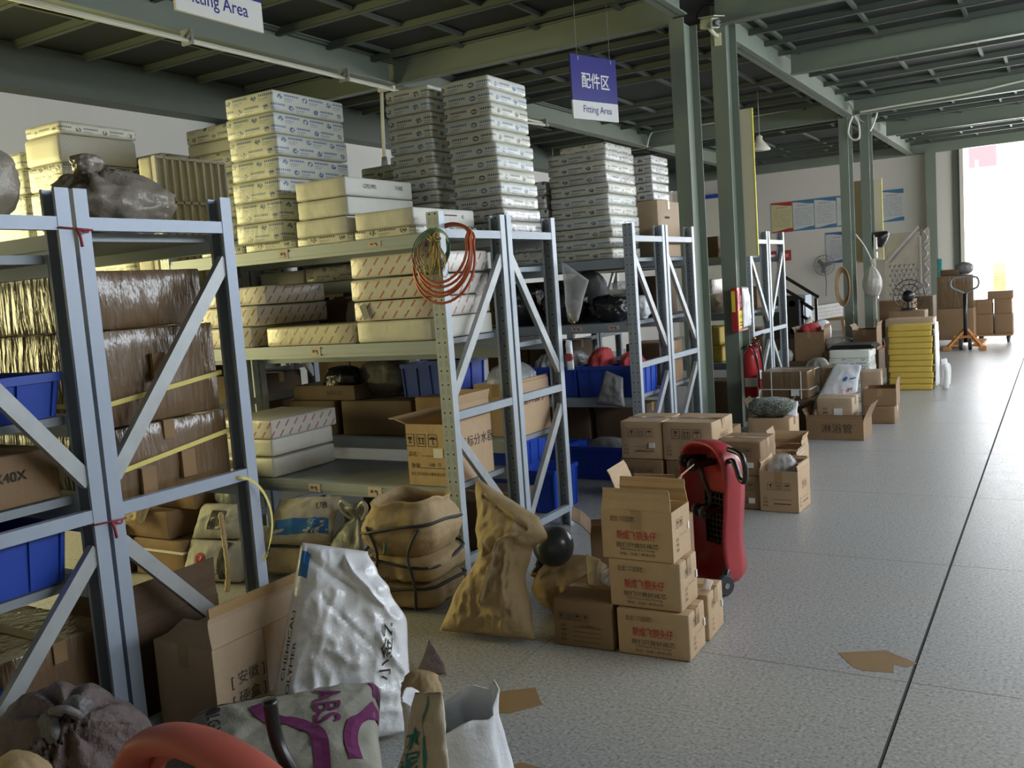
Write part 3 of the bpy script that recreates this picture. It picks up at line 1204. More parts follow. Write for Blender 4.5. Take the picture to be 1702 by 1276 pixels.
# yard outside the far door
struct(bx('ground_yard', -30, 30, 24.6, 70, -0.12, -0.02, 'yard_concrete'))
fb = thing('building', 'sunlit white building across the yard seen through the far door', 'building', (0, 44, 0))
bx('wall', -22, 22, 0, 6, -0.02, 4.6, 'facade', fb)
for (x, z, w_, h_) in ((-2.52, 3.05, .36, .55), (-2.52, 2.25, .36, .5), (-4.2, 2.6, .4, .6), (3.2, 3.0, .8, 1.0), (0.4, 3.0, .9, 1.0)):
    f = bx('window', x - w_ / 2, x + w_ / 2, -0.05, 0.0, z, z + h_, 'grey_bin', fb)
bn = thing('banner', 'red banner hanging high outside the open door', 'banner', (-2.58, 40, 4.9))
bx('cloth', -0.48, 0.48, -0.01, 0.01, 0, 0.82, 'banner_red', bn)
bx('pole', -0.48, 0.48, -0.025, 0.025, 0.82, 0.87, 'grey_bin', bn)
bx('picture_panel', -0.26, -0.13, -0.02, -0.01, 0.02, 0.3, 'grey_bin', bn)
bx('sling', -0.46, -0.44, -0.012, 0.012, 0.87, 9.1, 'grey_bin', bn)
bx('sling', 0.44, 0.46, -0.012, 0.012, 0.87, 9.1, 'grey_bin', bn)
bx('crossbar', -0.6, 0.6, -0.03, 4.0, 9.1, 9.16, 'grey_bin', bn)
gp = thing('gate_pier', 'orange brick gate pier in the yard beyond the far door', 'pier', (-2.07, 40, -0.02))
for k in range(13):
    bx('brick_course', -0.22, 0.22, -0.2, 0.2, 0.005 + k * .09, 0.087 + k * .09, 'brick_orange', gp, 0.006)
bx('cap', -0.25, 0.25, -0.23, 0.23, 1.18, 1.24, 'brick_orange', gp)
gt = thing('yard_gate', 'pale metal gate with bars beside the orange pier in the yard', 'gate', (-2.85, 40, -0.02))
for k in range(7):
    bx('gate_bar', -0.5 + k * .16, -0.48 + k * .16, -0.01, 0.01, 0.05, 1.1, 'grey_bin', gt)
bx('gate_rail', -0.52, 0.52, -0.015, 0.015, 1.1, 1.14, 'grey_bin', gt)
bx('gate_rail', -0.52, 0.52, -0.015, 0.015, 0.0, 0.05, 'grey_bin', gt)

# ================================================================== RACKS
def post_mesh(mat):
    bm = bmesh.new()
    H = 2.0
    box(bm, -.04, .04, -.025, -.0222, 0.004, H)
    box(bm, -.04, -.0372, -.0222, .025, 0.004, H)
    box(bm, .0372, .04, -.0222, .025, 0.004, H)
    box(bm, -.0372, -.027, .0222, .025, 0.004, H)
    box(bm, .027, .0372, .0222, .025, 0.004, H)
    box(bm, -.05, .05, -.03, .03, 0.0, 0.004)
    me = bpy.data.meshes.new('post')
    bmesh.ops.recalc_face_normals(bm, faces=bm.faces)
    bm.to_mesh(me)
    bm.free()
    me.materials.append(M[mat])
    return me


POSTM = post_mesh('rack_perforated')
POSTA = post_mesh('rack_steel')


def rack(label, y0, y1, frames, bays, mirror, plain=False, sticks=()):
    t = thing('storage_rack', label, 'rack', (0, 0, 0), 0)
    pm = POSTA if plain else POSTM
    bmat = 'rack_steel' if plain else 'rack_beam'
    for xf in frames:
        xc = xf - .04
        for y, rz in ((y0 + .03, 0), (y1 - .03, PI)):
            o = link('post', pm, None, t, (xc, y, 0))
            o.rotation_euler = (0, 0, rz)
        for z in (0.12, 0.915, 1.885):
            bm = bmesh.new()
            box(bm, xf - .034, xf - .002, y0 + .0525, y1 - .0525, z - .022, z + .022)
            done(bm, 'crossbar', bmat, t)
        f, b = (y0 + .045, y1 - .045)
        for (za, zb) in ((1.03, 1.76), (0.80, 0.16)):
            ya, yb = (f, b) if not mirror else (b, f)
            bm = bmesh.new()
            bar(bm, (xf - .022, ya, za), (xf - .022, yb, zb), 0.028, 0.052, (0, 0, 1))
            done(bm, 'brace', 'brace_steel', t)
    for k, levels in enumerate(bays):
        xa, xb = frames[k + 1], frames[k] - .08
        for z in levels:
            for y in (y0 + .012, y1 - .057):
                bm = bmesh.new()
                box(bm, xa + .001, xb - .001, y, y + .045, z - .072, z)
                box(bm, xa + .001, xb - .001, y - .004 if y < (y0 + y1) / 2 else y + .045, y if y < (y0 + y1) / 2 else y + .049, z - .052, z - .02)
                done(bm, 'beam', bmat, t)
            n = 7
            for i in range(n):
                bm = bmesh.new()
                xx0 = xa + .01 + (xb - xa - .02) * i / n
                xx1 = xa + .01 + (xb - xa - .02) * (i + 1) / n - .003
                box(bm, xx0, xx1, y0 + .0585, y1 - .0585, z - .03, z - .001)
                done(bm, 'deck_panel', 'deck_steel', t)
    for (x, z, w, h) in sticks:
        s = bx('label', x - w / 2, x + w / 2, y0 + .0058, y0 + .0078, z - h / 2, z + h / 2, 'sticker_pink', t)
        letters(t, [('#', x - w * .2, z + .002, (w * .22, h * .3), 1), ('#', x + w * .1, z + .004, (w * .2, h * .22), 1), ('#', x + w * .18, z - h * .15, (w * .1, h * .4), 1)], (0, y0 + .0052, 0), (1, 0, 0), (0, 0, 1), 'ink_brown')
    return t


FR = [-2.78, -4.90, -7.02]
rack('pale blue rack nearest the camera at the left edge, holding blue crates', 1.225, 1.898, FR[:2], [[0.70, 0.985, 1.255, 1.79]], True, True)
rack('pale blue rack tied to the nearest one, holding the big strapped cartons', 1.904, 2.582, FR[:2], [[0.90, 1.865]], False, True)
rack('rack with the orange hose coil on its post, white cartons on top', 3.975, 4.650, FR, [[0.515, 1.325, 1.895], [0.515, 1.325, 1.735]], False,
     sticks=((-3.9, 1.865, .07, .05), (-3.22, 1.865, .09, .03), (-3.72, 1.29, .075, .05), (-3.83, 0.478, .09, .05), (-3.37, 0.478, .10, .055)))
rack('rack standing back to back behind the one with the orange hose coil', 4.662, 5.270, FR, [[0.655, 1.24, 1.70, 1.895], [0.655, 1.24, 1.735]], True)
rack('rack with black bags and a row of blue crates beyond the hose rack', 6.500, 7.170, FR, [[0.665, 1.25, 1.745], [0.665, 1.25, 1.745]], True,
     sticks=((-3.3, 1.215, .10, .035), (-2.98, 1.215, .09, .035)))
rack('rack with a lone brown carton on top, left of the first green columns', 7.185, 7.870, FR, [[0.665, 1.25, 1.745, ], [0.665, 1.25, 1.745]], True)
rack('rack directly behind the column with the fire extinguishers', 9.545, 10.25, FR[:2], [[0.62, 1.15, 1.75]], True)
rack('farthest rack, between the extinguisher column and the stairs', 10.28, 10.95, FR[:2], [[0.62, 1.15, 1.75]], False)

# red cord ties holding the two near racks together
for z, y, ds in ((1.868, 1.90, 'red cord tied round the paired near posts at the top shelf'), (0.885, 1.90, 'red cord tied round the paired near posts at knee height')):
    bm = bmesh.new()
    tube(bm, [(-2.773, 1.842, z + .003), (-2.772, 1.90, z), (-2.773, 1.96, z - .004), (-2.80, 1.965, z), (-2.865, 1.963, z), (-2.866, 1.845, z), (-2.80, 1.838, z)], 0.0032, 6, closed=True)
    tube(bm, spline([(-2.772, 1.90, z), (-2.765, 1.905, z - .02), (-2.768, 1.912, z - .06)], 4), 0.005, 6)
    tube(bm, spline([(-2.772, 1.90, z), (-2.762, 1.925, z - .012), (-2.768, 1.94, z - .01)], 4), 0.004, 6)
    tag(done(bm, 'cord_tie', 'cord_red', smooth=True), ds, 'cord')

# ================================================================== STOCK ON THE RACKS
WB = ''
PM = {'white_blue': 'blue printed white carton', 'white_black': 'black printed white carton', 'white_wrap': 'film wrapped white carton', 'white_plain': 'plain white carton',
      'red_print': 'white carton with slanted red dashes', 'brown_print': 'white carton with brown slanted dashes', 'white_hatched': 'white carton with fine hatching'}


def alt(seq):
    return lambda i: seq[i % len(seq)]


# thin printed cartons under the plain white row and the tall stack by the ribbed carton
for k, (xa, xb) in enumerate(((-4.60, -4.22), (-4.21, -3.80), (-3.79, -3.37), (-3.36, -2.94))):
    wbox('flat white carton under the plain white row, %s of four' % ('leftmost', 'second from left', 'third from left', 'rightmost')[k], xa, xb, 3.99, 4.60, 1.896, 1.942, 'white_black', 'flat cartons on the top shelf', r=.006)
stack(PM, 'the stack left of the plain whites', -4.285, -3.895, 4.0, 4.62, 1.944, [.122, .124, .125, .124, .125, .124, .126], alt(['white_blue']), 'blue-printed carton stack', seed=3, jit=.01)
stack(PM, 'the low rear stack behind the ribbed carton', -5.49, -5.02, 4.73, 5.2, 1.737, [.16, .16, .16, .16, .155, .155, .09, .105], alt(['white_black', 'white_blue', 'white_black', 'white_blue', 'white_black', 'white_blue', 'white_plain', 'white_black']), 'low stack behind the ribbed carton', seed=5, jit=.006)
PENCIL = wbox('plain white carton with pencil marks, on top of the plain white pair', -3.765, -3.392, 3.985, 4.60, 2.150, 2.255, 'white_plain', r=.01)
wbox('plain white carton under the pencil-marked one', -3.765, -3.39, 3.99, 4.60, 2.044, 2.146, 'white_plain', r=.01)
wbox('plain white carton at the bottom left of the plain white row', -3.785, -3.40, 3.985, 4.60, 1.944, 2.040, 'white_plain', r=.01)
wr_ = wbox('plain white carton at the right end of the row behind the hose coil', -3.345, -2.945, 3.985, 4.58, 1.944, 2.040, 'white_plain', r=.01)
letters(PENCIL, [('CPEL99%', -.10, .058, .034, .9), ('7148E', .17, .062, .034, .9)], (.1925, 0, 0), (0, 1, 0), (0, 0, 1), 'ink_brown')
letters(wr_, [('#', .05, .06, (.12, .006), 1), ('42', .17, .055, .03, .9)], (.2055, 0, 0), (0, 1, 0), (0, 0, 1), 'ink_brown')
stack(PM, 'the tall stack directly behind the hose coil', -3.225, -2.885, 4.74, 5.19, 1.898, [.078] * 12, lambda i: ['white_wrap', 'white_wrap', 'white_wrap', 'white_blue', 'white_black', 'white_blue', 'white_blue', 'white_black', 'white_blue', 'white_black', 'white_blue', 'white_blue'][i], 'tall stack behind the hose coil', seed=11, drift=.055, jit=.009)
# drift moves the lower ones towards the aisle
stack(PM, 'the left stack behind the hose coil', -3.645, -3.31, 4.74, 5.24, 1.898, [.0795] * 12, alt(['white_black', 'white_blue', 'white_black']), 'stack left of the tall one', seed=12, jit=.012)
stack(PM, 'the dark stack behind the down-pipe', -4.02, -3.68, 4.9, 5.24, 1.898, [.09] * 6, alt(['white_black']), 'short stack behind the down-pipe', seed=13, jit=.01)
stack(PM, 'the wrapped stack above the black bags', -3.99, -3.53, 6.57, 7.12, 1.747, [.11] * 6, alt(['white_wrap']), 'wrapped stack on the black-bag rack', seed=14, jit=.012)
stack(PM, 'the stack on the black-bag rack', -3.49, -2.985, 6.56, 7.12, 1.747, [.084] * 10, lambda i: 'white_wrap' if i > 6 and i % 2 else ['white_black', 'white_blue'][i % 2], 'stack on the black-bag rack', seed=15, jit=.014)
stack(PM, 'the rear stack by the first column', -3.74, -3.30, 7.25, 7.8, 1.747, [.10] * 10, alt(['white_black']), 'rear stack by the column', seed=16, jit=.012)
carton('lone brown carton on the rack top left of the first green column', .30, .50, .47, (-3.02, 7.52, 1.747), 0, 'card_pale', side=[('#', -.05, .33, (.1, .015), 1)])
stack(PM, 'the pale stack on the lone brown carton', -3.16, -2.92, 7.32, 7.70, 2.222, [.075] * 5, alt(['white_wrap']), 'pale stack on the brown carton', seed=17, jit=.008)

# left bay of the hose rack
stack(PM, 'the left stack behind the grey film bundle', -6.31, -5.90, 4.0, 4.62, 1.737, [.19, .19, .19, .175, .18, .195, .085], lambda i: ['white_wrap', 'white_blue', 'white_blue', 'white_wrap', 'white_wrap', 'white_hatched', 'white_black'][i], 'left stack behind the film bundle', seed=21, jit=.008, r=.02)
stack(PM, 'the leftmost stack behind the near rack', -6.84, -6.38, 4.0, 4.62, 1.737, [.2, .2, .18, .18, .18, .12], alt(['white_wrap', 'white_blue', 'white_blue']), 'leftmost stack', seed=22, jit=.012, r=.02)
stack(PM, 'the shaded stack behind the hatched carton', -6.28, -5.80, 4.74, 5.22, 1.737, [.18, .18, .18, .18, .16, .16], alt(['white_black']), 'shaded stack behind the hatched carton', seed=23, jit=.01)


def ribbed(label, x0, x1, y0, y1, z0, z1, rows, cols):
    t = thing('foam_carton', label, 'carton', (x1, (y0 + y1) / 2, z0))
    w, d, h = x1 - x0, y1 - y0, z1 - z0
    me = soft_mesh('body', w - .03, d, h, .02, .004, x0)
    b = link('body', me, 'foam_white', t, (-w / 2 - .015, 0, 0))
    for i in range(cols + 1):
        bm = bmesh.new()
        y = -d / 2 + .012 + (d - .024) * i / cols
        bar(bm, (-.018, y, .01), (-.018, y + .004 * math.sin(i), h - .01), .014, .036, (1, 0, 0))
        done(bm, 'rib', 'foam_white', t)
    for j in range(rows + 1):
        bm = bmesh.new()
        z = .01 + (h - .02) * j / rows
        bar(bm, (-.018, -d / 2 + .01, z), (-.018, d / 2 - .01, z), .036, .016)
        done(bm, 'rib', 'foam_white', t)
    return t


ribbed('upright white foam carton with ribbed base turned to the aisle', -5.15, -4.985, 4.02, 4.62, 1.995, 2.585, 2, 9)
ribbed('lower white foam carton with ribbed side under the upright one', -5.25, -5.06, 4.02, 4.62, 1.737, 1.99, 1, 9)
wbox('small white printed carton on the left bay shelf, leftmost', -6.83, -6.36, 4.0, 4.6, 1.33, 1.50, 'white_wrap', r=.02)
stack(PM, 'the shaded stack below the left top shelf', -6.16, -5.66, 4.04, 4.6, 1.327, [.16, .16], alt(['white_black']), 'shaded pair below the left top shelf', seed=25)
wbox('white carton with red dashes in the left bay, lower', -5.60, -5.08, 3.99, 4.60, 1.327, 1.43, 'red_print', 'red-dash cartons in the left bay')
wbox('white carton with red dashes in the left bay, upper', -5.58, -5.06, 3.99, 4.60, 1.433, 1.54, 'red_print', 'red-dash cartons in the left bay')
stack(PM, 'the pair left of the ribbed carton', -5.80, -5.30, 4.04, 4.60, 1.737, [.12, .12], alt(['white_black']), 'pair beside the ribbed carton', seed=26)

# middle shelf of the hose rack
wbox('red-dash carton on top of the left pile, end in shiny film', -4.62, -4.08, 3.99, 4.50, 1.584, 1.695, 'red_print', r=.01)
wbox('red-dash carton in the middle of the left pile', -4.72, -4.16, 3.99, 4.60, 1.456, 1.580, 'red_print', r=.01)
wbox('red-dash carton at the bottom of the left pile', -4.80, -4.236, 3.995, 4.60, 1.327, 1.452, 'red_print', r=.01)
wbox('white carton with faded brown dashes, alone between the two red piles', -4.105, -3.425, 3.985, 4.40, 1.327, 1.440, 'brown_print', r=.012)
wbox('red-dash carton, top of the right pile behind the hose coil', -3.412, -2.875, 3.99, 4.58, 1.688, 1.803, 'red_print', r=.012)
wbox('red-dash carton, second in the right pile behind the hose coil', -3.424, -2.88, 3.99, 4.59, 1.562, 1.678, 'red_print', r=.012)
wbox('red-dash carton with a grey tape patch, third in the right pile', -3.412, -2.878, 3.99, 4.58, 1.449, 1.556, 'red_print', r=.012)
wbox('plain white carton at the bottom of the right red-dash pile', -3.398, -2.878, 3.985, 4.59, 1.328, 1.445, 'white_plain', r=.012)
tp = bmesh.new()
mt = Matrix.Translation((-3.325, 3.9765, 1.503)) @ Matrix.Rotation(-.35, 4, 'Y')
box(tp, -.022, .022, -.0012, .0012, -.042, .042, mt)
tag(done(tp, 'tape_patch', 'grey_bin'), 'grey tape patch stuck on the red-dash carton', 'tape')
# rear rack's upper shelf seen under the top beams
wbox('plain white carton seen under the top shelf, left', -4.87, -4.45, 4.72, 5.2, 1.703, 1.80, 'white_plain', r=.01)
wbox('film-wrapped printed carton seen under the top shelf, right', -4.44, -4.03, 4.72, 5.2, 1.703, 1.81, 'white_wrap', r=.01)
stack('brown carton', 'the dim pair behind the red-dash pile', -3.9, -3.5, 4.75, 5.18, 1.243, [.16, .16], alt(['card_dark']), 'dim cartons behind the red-dash pile', seed=27)
bag_thing('plastic_bag', 'grey film bag in the gap between the red-dash piles', 'bag', (-3.80, 4.54, 1.327), .13, .085, .26, 'film_grey', seed=4, style='lump', fine=.014)
bag_thing('cloth_bundle', 'red cloth bundle behind the grey bag on the middle shelf', 'bundle', (-3.62, 4.5, 1.442), .07, .07, .12, 'red_cloth', seed=6, style='lump')

NTH = ['nearest the aisle', 'second from the aisle', 'third from the aisle', 'fourth from the aisle', 'fifth from the aisle', 'sixth from the aisle', 'seventh from the aisle']
for k, (x, w, h) in enumerate(((-4.18, .44, .34), (-4.64, .40, .36), (-5.22, .46, .38), (-5.74, .48, .33), (-6.30, .50, .38))):  # dark cartons added to hide the bright wall in this gap
    carton('added brown carton on the second rack at eye height, %s' % NTH[k], w, .42, h, (x, 4.96, 1.243), 0, 'card_dark', 'added cartons on the second rack')
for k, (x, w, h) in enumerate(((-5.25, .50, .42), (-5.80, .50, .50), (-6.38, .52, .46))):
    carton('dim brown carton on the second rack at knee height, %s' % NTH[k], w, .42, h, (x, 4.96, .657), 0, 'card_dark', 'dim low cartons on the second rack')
for z, hh in ((.667, (.40, .44, .42, .46, .44, .40)), (1.253, (.36, .34, .40, .38, .36, .40))):  # dark cartons added to block the bright wall behind bags and crates
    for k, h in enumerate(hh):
        carton('added carton on the far side of the black-bag racks, %s %s' % ('waist level,' if z < 1 else 'head level,', NTH[k]), .44, .42, h, (-3.98 - .455 * k if k < 2 else -5.22 - .452 * (k - 2), 7.50, z), 0, 'card_dark', 'added cartons behind the black bags')

# lower shelf
wbox('plain white carton at the bottom of the lid pile', -4.63, -4.17, 4.0, 4.56, 0.517, 0.637, 'white_plain', r=.012)
wbox('plain white carton in the middle of the lid pile', -4.63, -4.165, 4.0, 4.55, 0.650, 0.757, 'white_plain', r=.012)
wbox('white carton with a red-dash lid, top of the lid pile', -4.64, -4.15, 3.99, 4.58, 0.760, 0.877, 'red_print', r=.01)
c = carton('open brown carton with handling marks and a white label, at the rack end', .275, .46, .345, (-3.025, 4.275, .517), 0, 'card_tan', opened=True, flaps={'left': (.13, 78), 'right': (.14, 6), 'back': (.14, -10)}, tapefront=False,
           front=care_icons(-.035, .255, .058) + [('品名：', -.085, .178, .03, 1), ('#', .03, .168, (.13, .003), 1), ('数量', -.085, .112, .03, 1), ('100  只', .05, .118, .028, 1), ('#', .03, .1, (.17, .003), 1), ('浙江玉环高标水暖有限公司', -.005, .066, .0205, .95)],
           side=[('高标分水器', .07, .215, .070, 1.0)], labelpos=('front', .075, .185, .062, .052), ink='ink_black')
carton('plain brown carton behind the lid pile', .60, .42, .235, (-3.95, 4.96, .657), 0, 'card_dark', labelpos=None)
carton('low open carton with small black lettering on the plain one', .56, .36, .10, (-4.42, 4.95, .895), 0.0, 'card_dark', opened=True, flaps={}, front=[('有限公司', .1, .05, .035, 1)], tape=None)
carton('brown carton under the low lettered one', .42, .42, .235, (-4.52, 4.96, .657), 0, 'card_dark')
carton('brown carton behind the handling-mark carton, second rack', .38, .42, .26, (-3.42, 4.95, .657), 0, 'card_mid')
carton('brown carton reading plastic handles in black characters, with film bag on top', .32, .40, .33, (-3.04, 5.02, .657), 0, 'card_tan', side=[('塑料拔手', 0, .225, .075, 1.0)], opened=True, flaps={'right': (.02, 5)}, inner='card_mid')
bag_thing('plastic_bag', 'clear film bag bulging out of the carton behind the second post', 'bag', (-3.03, 5.02, .80), .13, .16, .31, 'film_clear', seed=8, fine=.014)
bag_thing('plastic_bag', 'shiny black film bag on the low lettered carton', 'bag', (-4.36, 4.93, .90), .14, .12, .22, 'film_black', seed=9, wr=.16, fine=.014)
bag_thing('plastic_bag', 'dull grey sack slumped behind the shiny black bag', 'bag', (-4.08, 5.06, .894), .20, .13, .26, 'bag_grey', seed=10, fine=.014)
for k, x in enumerate((-3.70, -3.43)):
    crate('blue crate on the cartons behind the lid pile, %s of two' % ('left', 'right')[k], .24, .30, .22, (x, 5.05 if k == 0 else 4.98, .897 if k == 0 else .922), 0, 'blue crates behind the lid pile')

# big strapped cartons in the rack tied to the nearest one
t1 = carton('big sagging brown carton with yellow strap, lower of the near rack', .80, .56, .275, (-3.27, 2.245, .903), 0.0, 'card_wrap', sag=.018, tape='tape_dark')
t2 = carton('big film-wrapped carton with yellow strap, resting on the sagging one', .80, .53, .345, (-3.28, 2.245, 1.18), 0.01, 'card_wrap', sag=.022, tape=None)
t3 = carton('topmost creased brown carton in the near rack', .78, .54, .21, (-3.30, 2.235, 1.527), -0.02, 'card_wrap', sag=.016, tape=None)
for t, z, dz in ((t1, .155, .035), (t2, .115, .03)):
    bm = bmesh.new()
    X, Y = .419, .272
    for a, b in (((X, -Y, z - dz), (X, Y, z + dz)), ((-X, -Y, z - dz), (X, -Y, z - dz)), ((-X, Y, z + dz), (X, Y, z + dz))):
        bar(bm, a, b, .003, .017, (0, 0, 1))
    done(bm, 'strap', 'yellow_strap', t)
for t, yy, zz in ((t1, -.12, .07), (t1, .06, .10), (t2, -.02, .20)):
    bx('tape', .41, .426, yy - .03, yy + .03, zz - .05, zz + .05, 'tape_dark', t)
bm = bmesh.new()
pp = spline([AX(383, 793, -2.80), AX(402, 793, -2.765), AX(422, 801, -2.755), AX(439, 820, -2.745), AX(450, 848, -2.745), AX(452, 880, -2.75), AX(446, 912, -2.755), AX(438, 932, -2.76)], 6)
for a, b in zip(pp, pp[1:]):
    bar(bm, a, b, .0016, .011, (0, .6, 1))
tag(done(bm, 'loose_strap', 'yellow_strap'), 'loose yellow strap end hanging over the crossbar', 'strap')

# nearest rack at the left edge
crate('blue crate on the upper shelf of the nearest rack, film bag inside', .50, .52, .145, (-3.10, 1.56, 1.258), 0, None)
bag_thing('plastic_bag', 'clear film bag in the upper blue crate of the nearest rack', 'bag', (-3.08, 1.50, 1.27), .16, .18, .22, 'film_clear', seed=31, fine=.014)
crate('blue crate on the lower shelf of the nearest rack', .48, .46, .198, (-3.11, 1.56, .703), 0)
carton('brown carton with size figures and yellow strap in the nearest rack', .42, .48, .17, (-3.09, 1.565, .988), 0, 'card_mid', side=[('62X40X', .05, .1, .045, 1)], labelpos=('side', -.09, .105, .05, .07))
wbox('long brown carton across the lower shelf behind the lower blue crate', -3.9, -3.37, 1.30, 1.82, .703, .85, 'card_dark', name='cardboard_carton')
carton('brown carton behind the upper blue crate in the nearest rack', .42, .5, .30, (-3.62, 1.56, 1.258), 0, 'card_mid')
bag_thing('plastic_bag', 'brown film bundle at the left edge on the nearest rack', 'bag', (-3.05, 1.555, 1.793), .22, .27, .47, 'film_brown', seed=33, wr=.06, style='lump', squash=1.8, fine=.022, seg=72, rings=40)
b = bag('film_bundle', (-3.07, 2.26, 1.868), .17, .225, .25, 'film_brown', None, seed=35, wr=.10, squash=1.7, f=7, fine=.022, seg=72, rings=40)
tag(b, 'long grey film bundle with a knot on the near rack top', 'bundle')
k = bag('knot', (.02, -.10, .225), .045, .05, .075, 'film_brown', b, seed=36, wr=.2, fine=.01)
gather(b, (.02, -.10, .23), 9, .035, .16)
carton('dark taped carton on the floor behind the near posts', .52, .40, .50, (-3.16, 1.74, .004), 0.0, 'card_wrap', tape='tape_dark', sag=.014)

# ================================================================== UNDER THE HOSE RACK
t = thing('sack_pair', 'strapped kraft sack with an open top, under the rack beside the kraft bag', 'sack', (-2.90, 3.70, .0), .12)
bag('sack_body', (0, 0, .275), .205, .195, .275, 'kraft', t, seed=41, style='open', wr=.035, folds=.02, sq=5, wave=.45, f=8, fine=.014, seg=64)
bag('sack_body', (0, 0, .14), .212, .205, .14, 'kraft', t, seed=42, style='lump', wr=.03, squash=4, sq=5, f=8, fine=.012, seg=64)
bag('sack_body', (0, 0, 0), .205, .20, .142, 'kraft', t, seed=44, style='lump', wr=.03, squash=4, sq=5, f=8, fine=.012, seg=64)
bag('liner', (0, .02, .40), .15, .14, .08, 'film_pale', t, seed=43, wr=.12)
for z, tl in ((.10, .03), (.27, -.04), (.40, .05)):
    bm = bmesh.new()
    pts = []
    for k in range(28):
        a = 2 * PI * k / 28
        q = (abs(math.cos(a)) ** 5 + abs(math.sin(a)) ** 5) ** (-.2)
        pts.append((math.cos(a) * q * .218, math.sin(a) * q * .213, z + tl * math.cos(a + .6)))
    tube(bm, pts, .008, 6, closed=True)
    done(bm, 'strap', 'black_rubber', t, True)
for x in (-.10, .10):
    bm = bmesh.new()
    tube(bm, spline([(x, -.20, .02), (x * 1.15, -.218, .15), (x * .9, -.215, .30), (x * 1.5, -.20, .43)], 6), .008, 6)
    done(bm, 'strap', 'black_rubber', t, True)
bm = bmesh.new()
tube(bm, spline([(-.04, -.212, .36), (-.035, -.222, .33), (-.045, -.222, .30)], 5), .007, 6)
done(bm, 'green_tag', 'wire_green', t, True)
letters(t, [('BENE', 0, 0, .055, .9)], (-.05, -.2165, .13), (0, 0, 1), (-1, 0, 0), 'ink_black')

o = bag('shopping_bag', (-3.47, 3.93, .004), .19, .17, .40, 'film_greybag', None, seed=45, style='tied', wr=.08, folds=.16, fine=.012)
tag(o, 'grey plastic shopping bag with tied handles, beside the strapped kraft sack', 'bag')
for q in (-1, 1):
    bm = bmesh.new()
    tube(bm, spline([(.02 * q, 0, .33), (.03 * q, -.02, .39), (.075 * q, -.03, .43), (.10 * q, -.03, .40), (.07 * q, -.02, .35), (.03 * q, 0, .32)], 6), .011, 7)
    done(bm, 'handle', 'film_pale', o, True)
bag_thing('cement_sack', 'grey sack lying behind the tied shopping bag', 'sack', (-3.64, 4.37, .004), .28, .15, .32, 'bag_grey', seed=46, wr=.07)

p, sf, nr = pillow('sack', (-4.02, 3.70, .20), (-3.62, 3.86, .17), (-3.62, 3.98, .44), (-4.02, 3.88, .42), .16, 'sack_cream', None, seed=47, wr=.035, n=26)
tag(p, 'cream sack with a blue printed band, upper of the pair behind the near post', 'sack')
V = [[.12, .12], [.95, .18], [.95, .50], [.55, .48], [.2, .36]]
strip_on(sf, nr, [(.16, .27), (.5, .30), (.95, .34)], .30, 'ink_blue', p, 'printed_band')
letter(p, 'PVC', .20, None, None, None, 'sack_white', fn=on_surf(sf, nr, .75, .22, (.5, 0), (0, .7), .007))
letter(p, 'AZ', .20, None, None, None, 'sack_white', fn=on_surf(sf, nr, .70, .39, (.5, 0), (0, .7), .007))
letter(p, 'UB', .26, None, None, None, 'ink_black', fn=on_surf(sf, nr, .80, .72, (.5, .1), (-.1, .7), .007))
p, sf, nr = pillow('sack', (-4.02, 3.70, .02), (-3.60, 3.80, .02), (-3.60, 3.86, .20), (-4.02, 3.76, .20), .20, 'kraft_pale', None, seed=48, wr=.025, n=22, bulge=.25)
tag(p, 'kraft sack with a black strap, lower of the pair behind the near post', 'sack')
strip_on(sf, nr, [(0.02, .86), (.5, .84), (.98, .86)], .10, 'black_rubber', p, 'strap', .006)
letter(p, 'PVC', .2, None, None, None, 'ink_black', fn=on_surf(sf, nr, .62, .4, (0, .6), (-.35, 0), .006))

p, sf, nr = pillow('sack', (-4.45, 3.46, .012), (-4.04, 3.55, .012), (-4.04, 3.63, .235), (-4.45, 3.56, .235), .22, 'sack_grey', None, seed=49, wr=.02, n=24, bulge=.25)
tag(p, 'grey white sack with a red emblem, at the bottom beside the yellowish cartons', 'sack')
letter(p, 'CHEMICAL XL', .09, None, None, None, 'ink_black', bold=.02, fn=on_surf(sf, nr, .40, .20, (1.25, 0), (0, 2.0), .005))
letter(p, '●', .17, None, None, None, 'ink_red', fn=on_surf(sf, nr, .33, .52, (1.2, 0), (0, 2.0), .005))
letter(p, '◑', .07, None, None, None, 'sack_grey', fn=on_surf(sf, nr, .33, .52, (1.2, 0), (0, 2.0), .008))
strip_on(sf, nr, [(.74, .05), (.68, .5), (.74, .93)], .12, 'ink_black', p, 'printed_band')
p, sf, nr = pillow('sack', (-4.42, 3.54, .245), (-4.04, 3.62, .25), (-4.04, 3.72, .43), (-4.42, 3.65, .43), .20, 'sack_grey', None, seed=50, wr=.028, n=24, bulge=.3)
tag(p, 'grey sack with a black printed patch, on the sack with the red emblem', 'sack')
strip_on(sf, nr, [(.46, .18), (.48, .72)], .26, 'ink_black', p, 'printed_patch')
bag_thing('plastic_bag', 'dull clear bag gathered at the top, on the grey sacks', 'bag', (-4.24, 3.76, .40), .15, .12, .22, 'film_greybag', seed=51, style='tied', wr=.10)
kp = bmesh.new()
tube(kp, spline([(-3.985, 3.40, .46), (-3.99, 3.41, .30), (-3.95, 3.38, .15), (-3.955, 3.36, .03)], 6), [.012, .016] * 9 + [.012], 7)
tag(done(kp, 'paper_strip', 'kraft_bright', smooth=True), 'yellowish paper strip hanging behind the near post', 'paper')

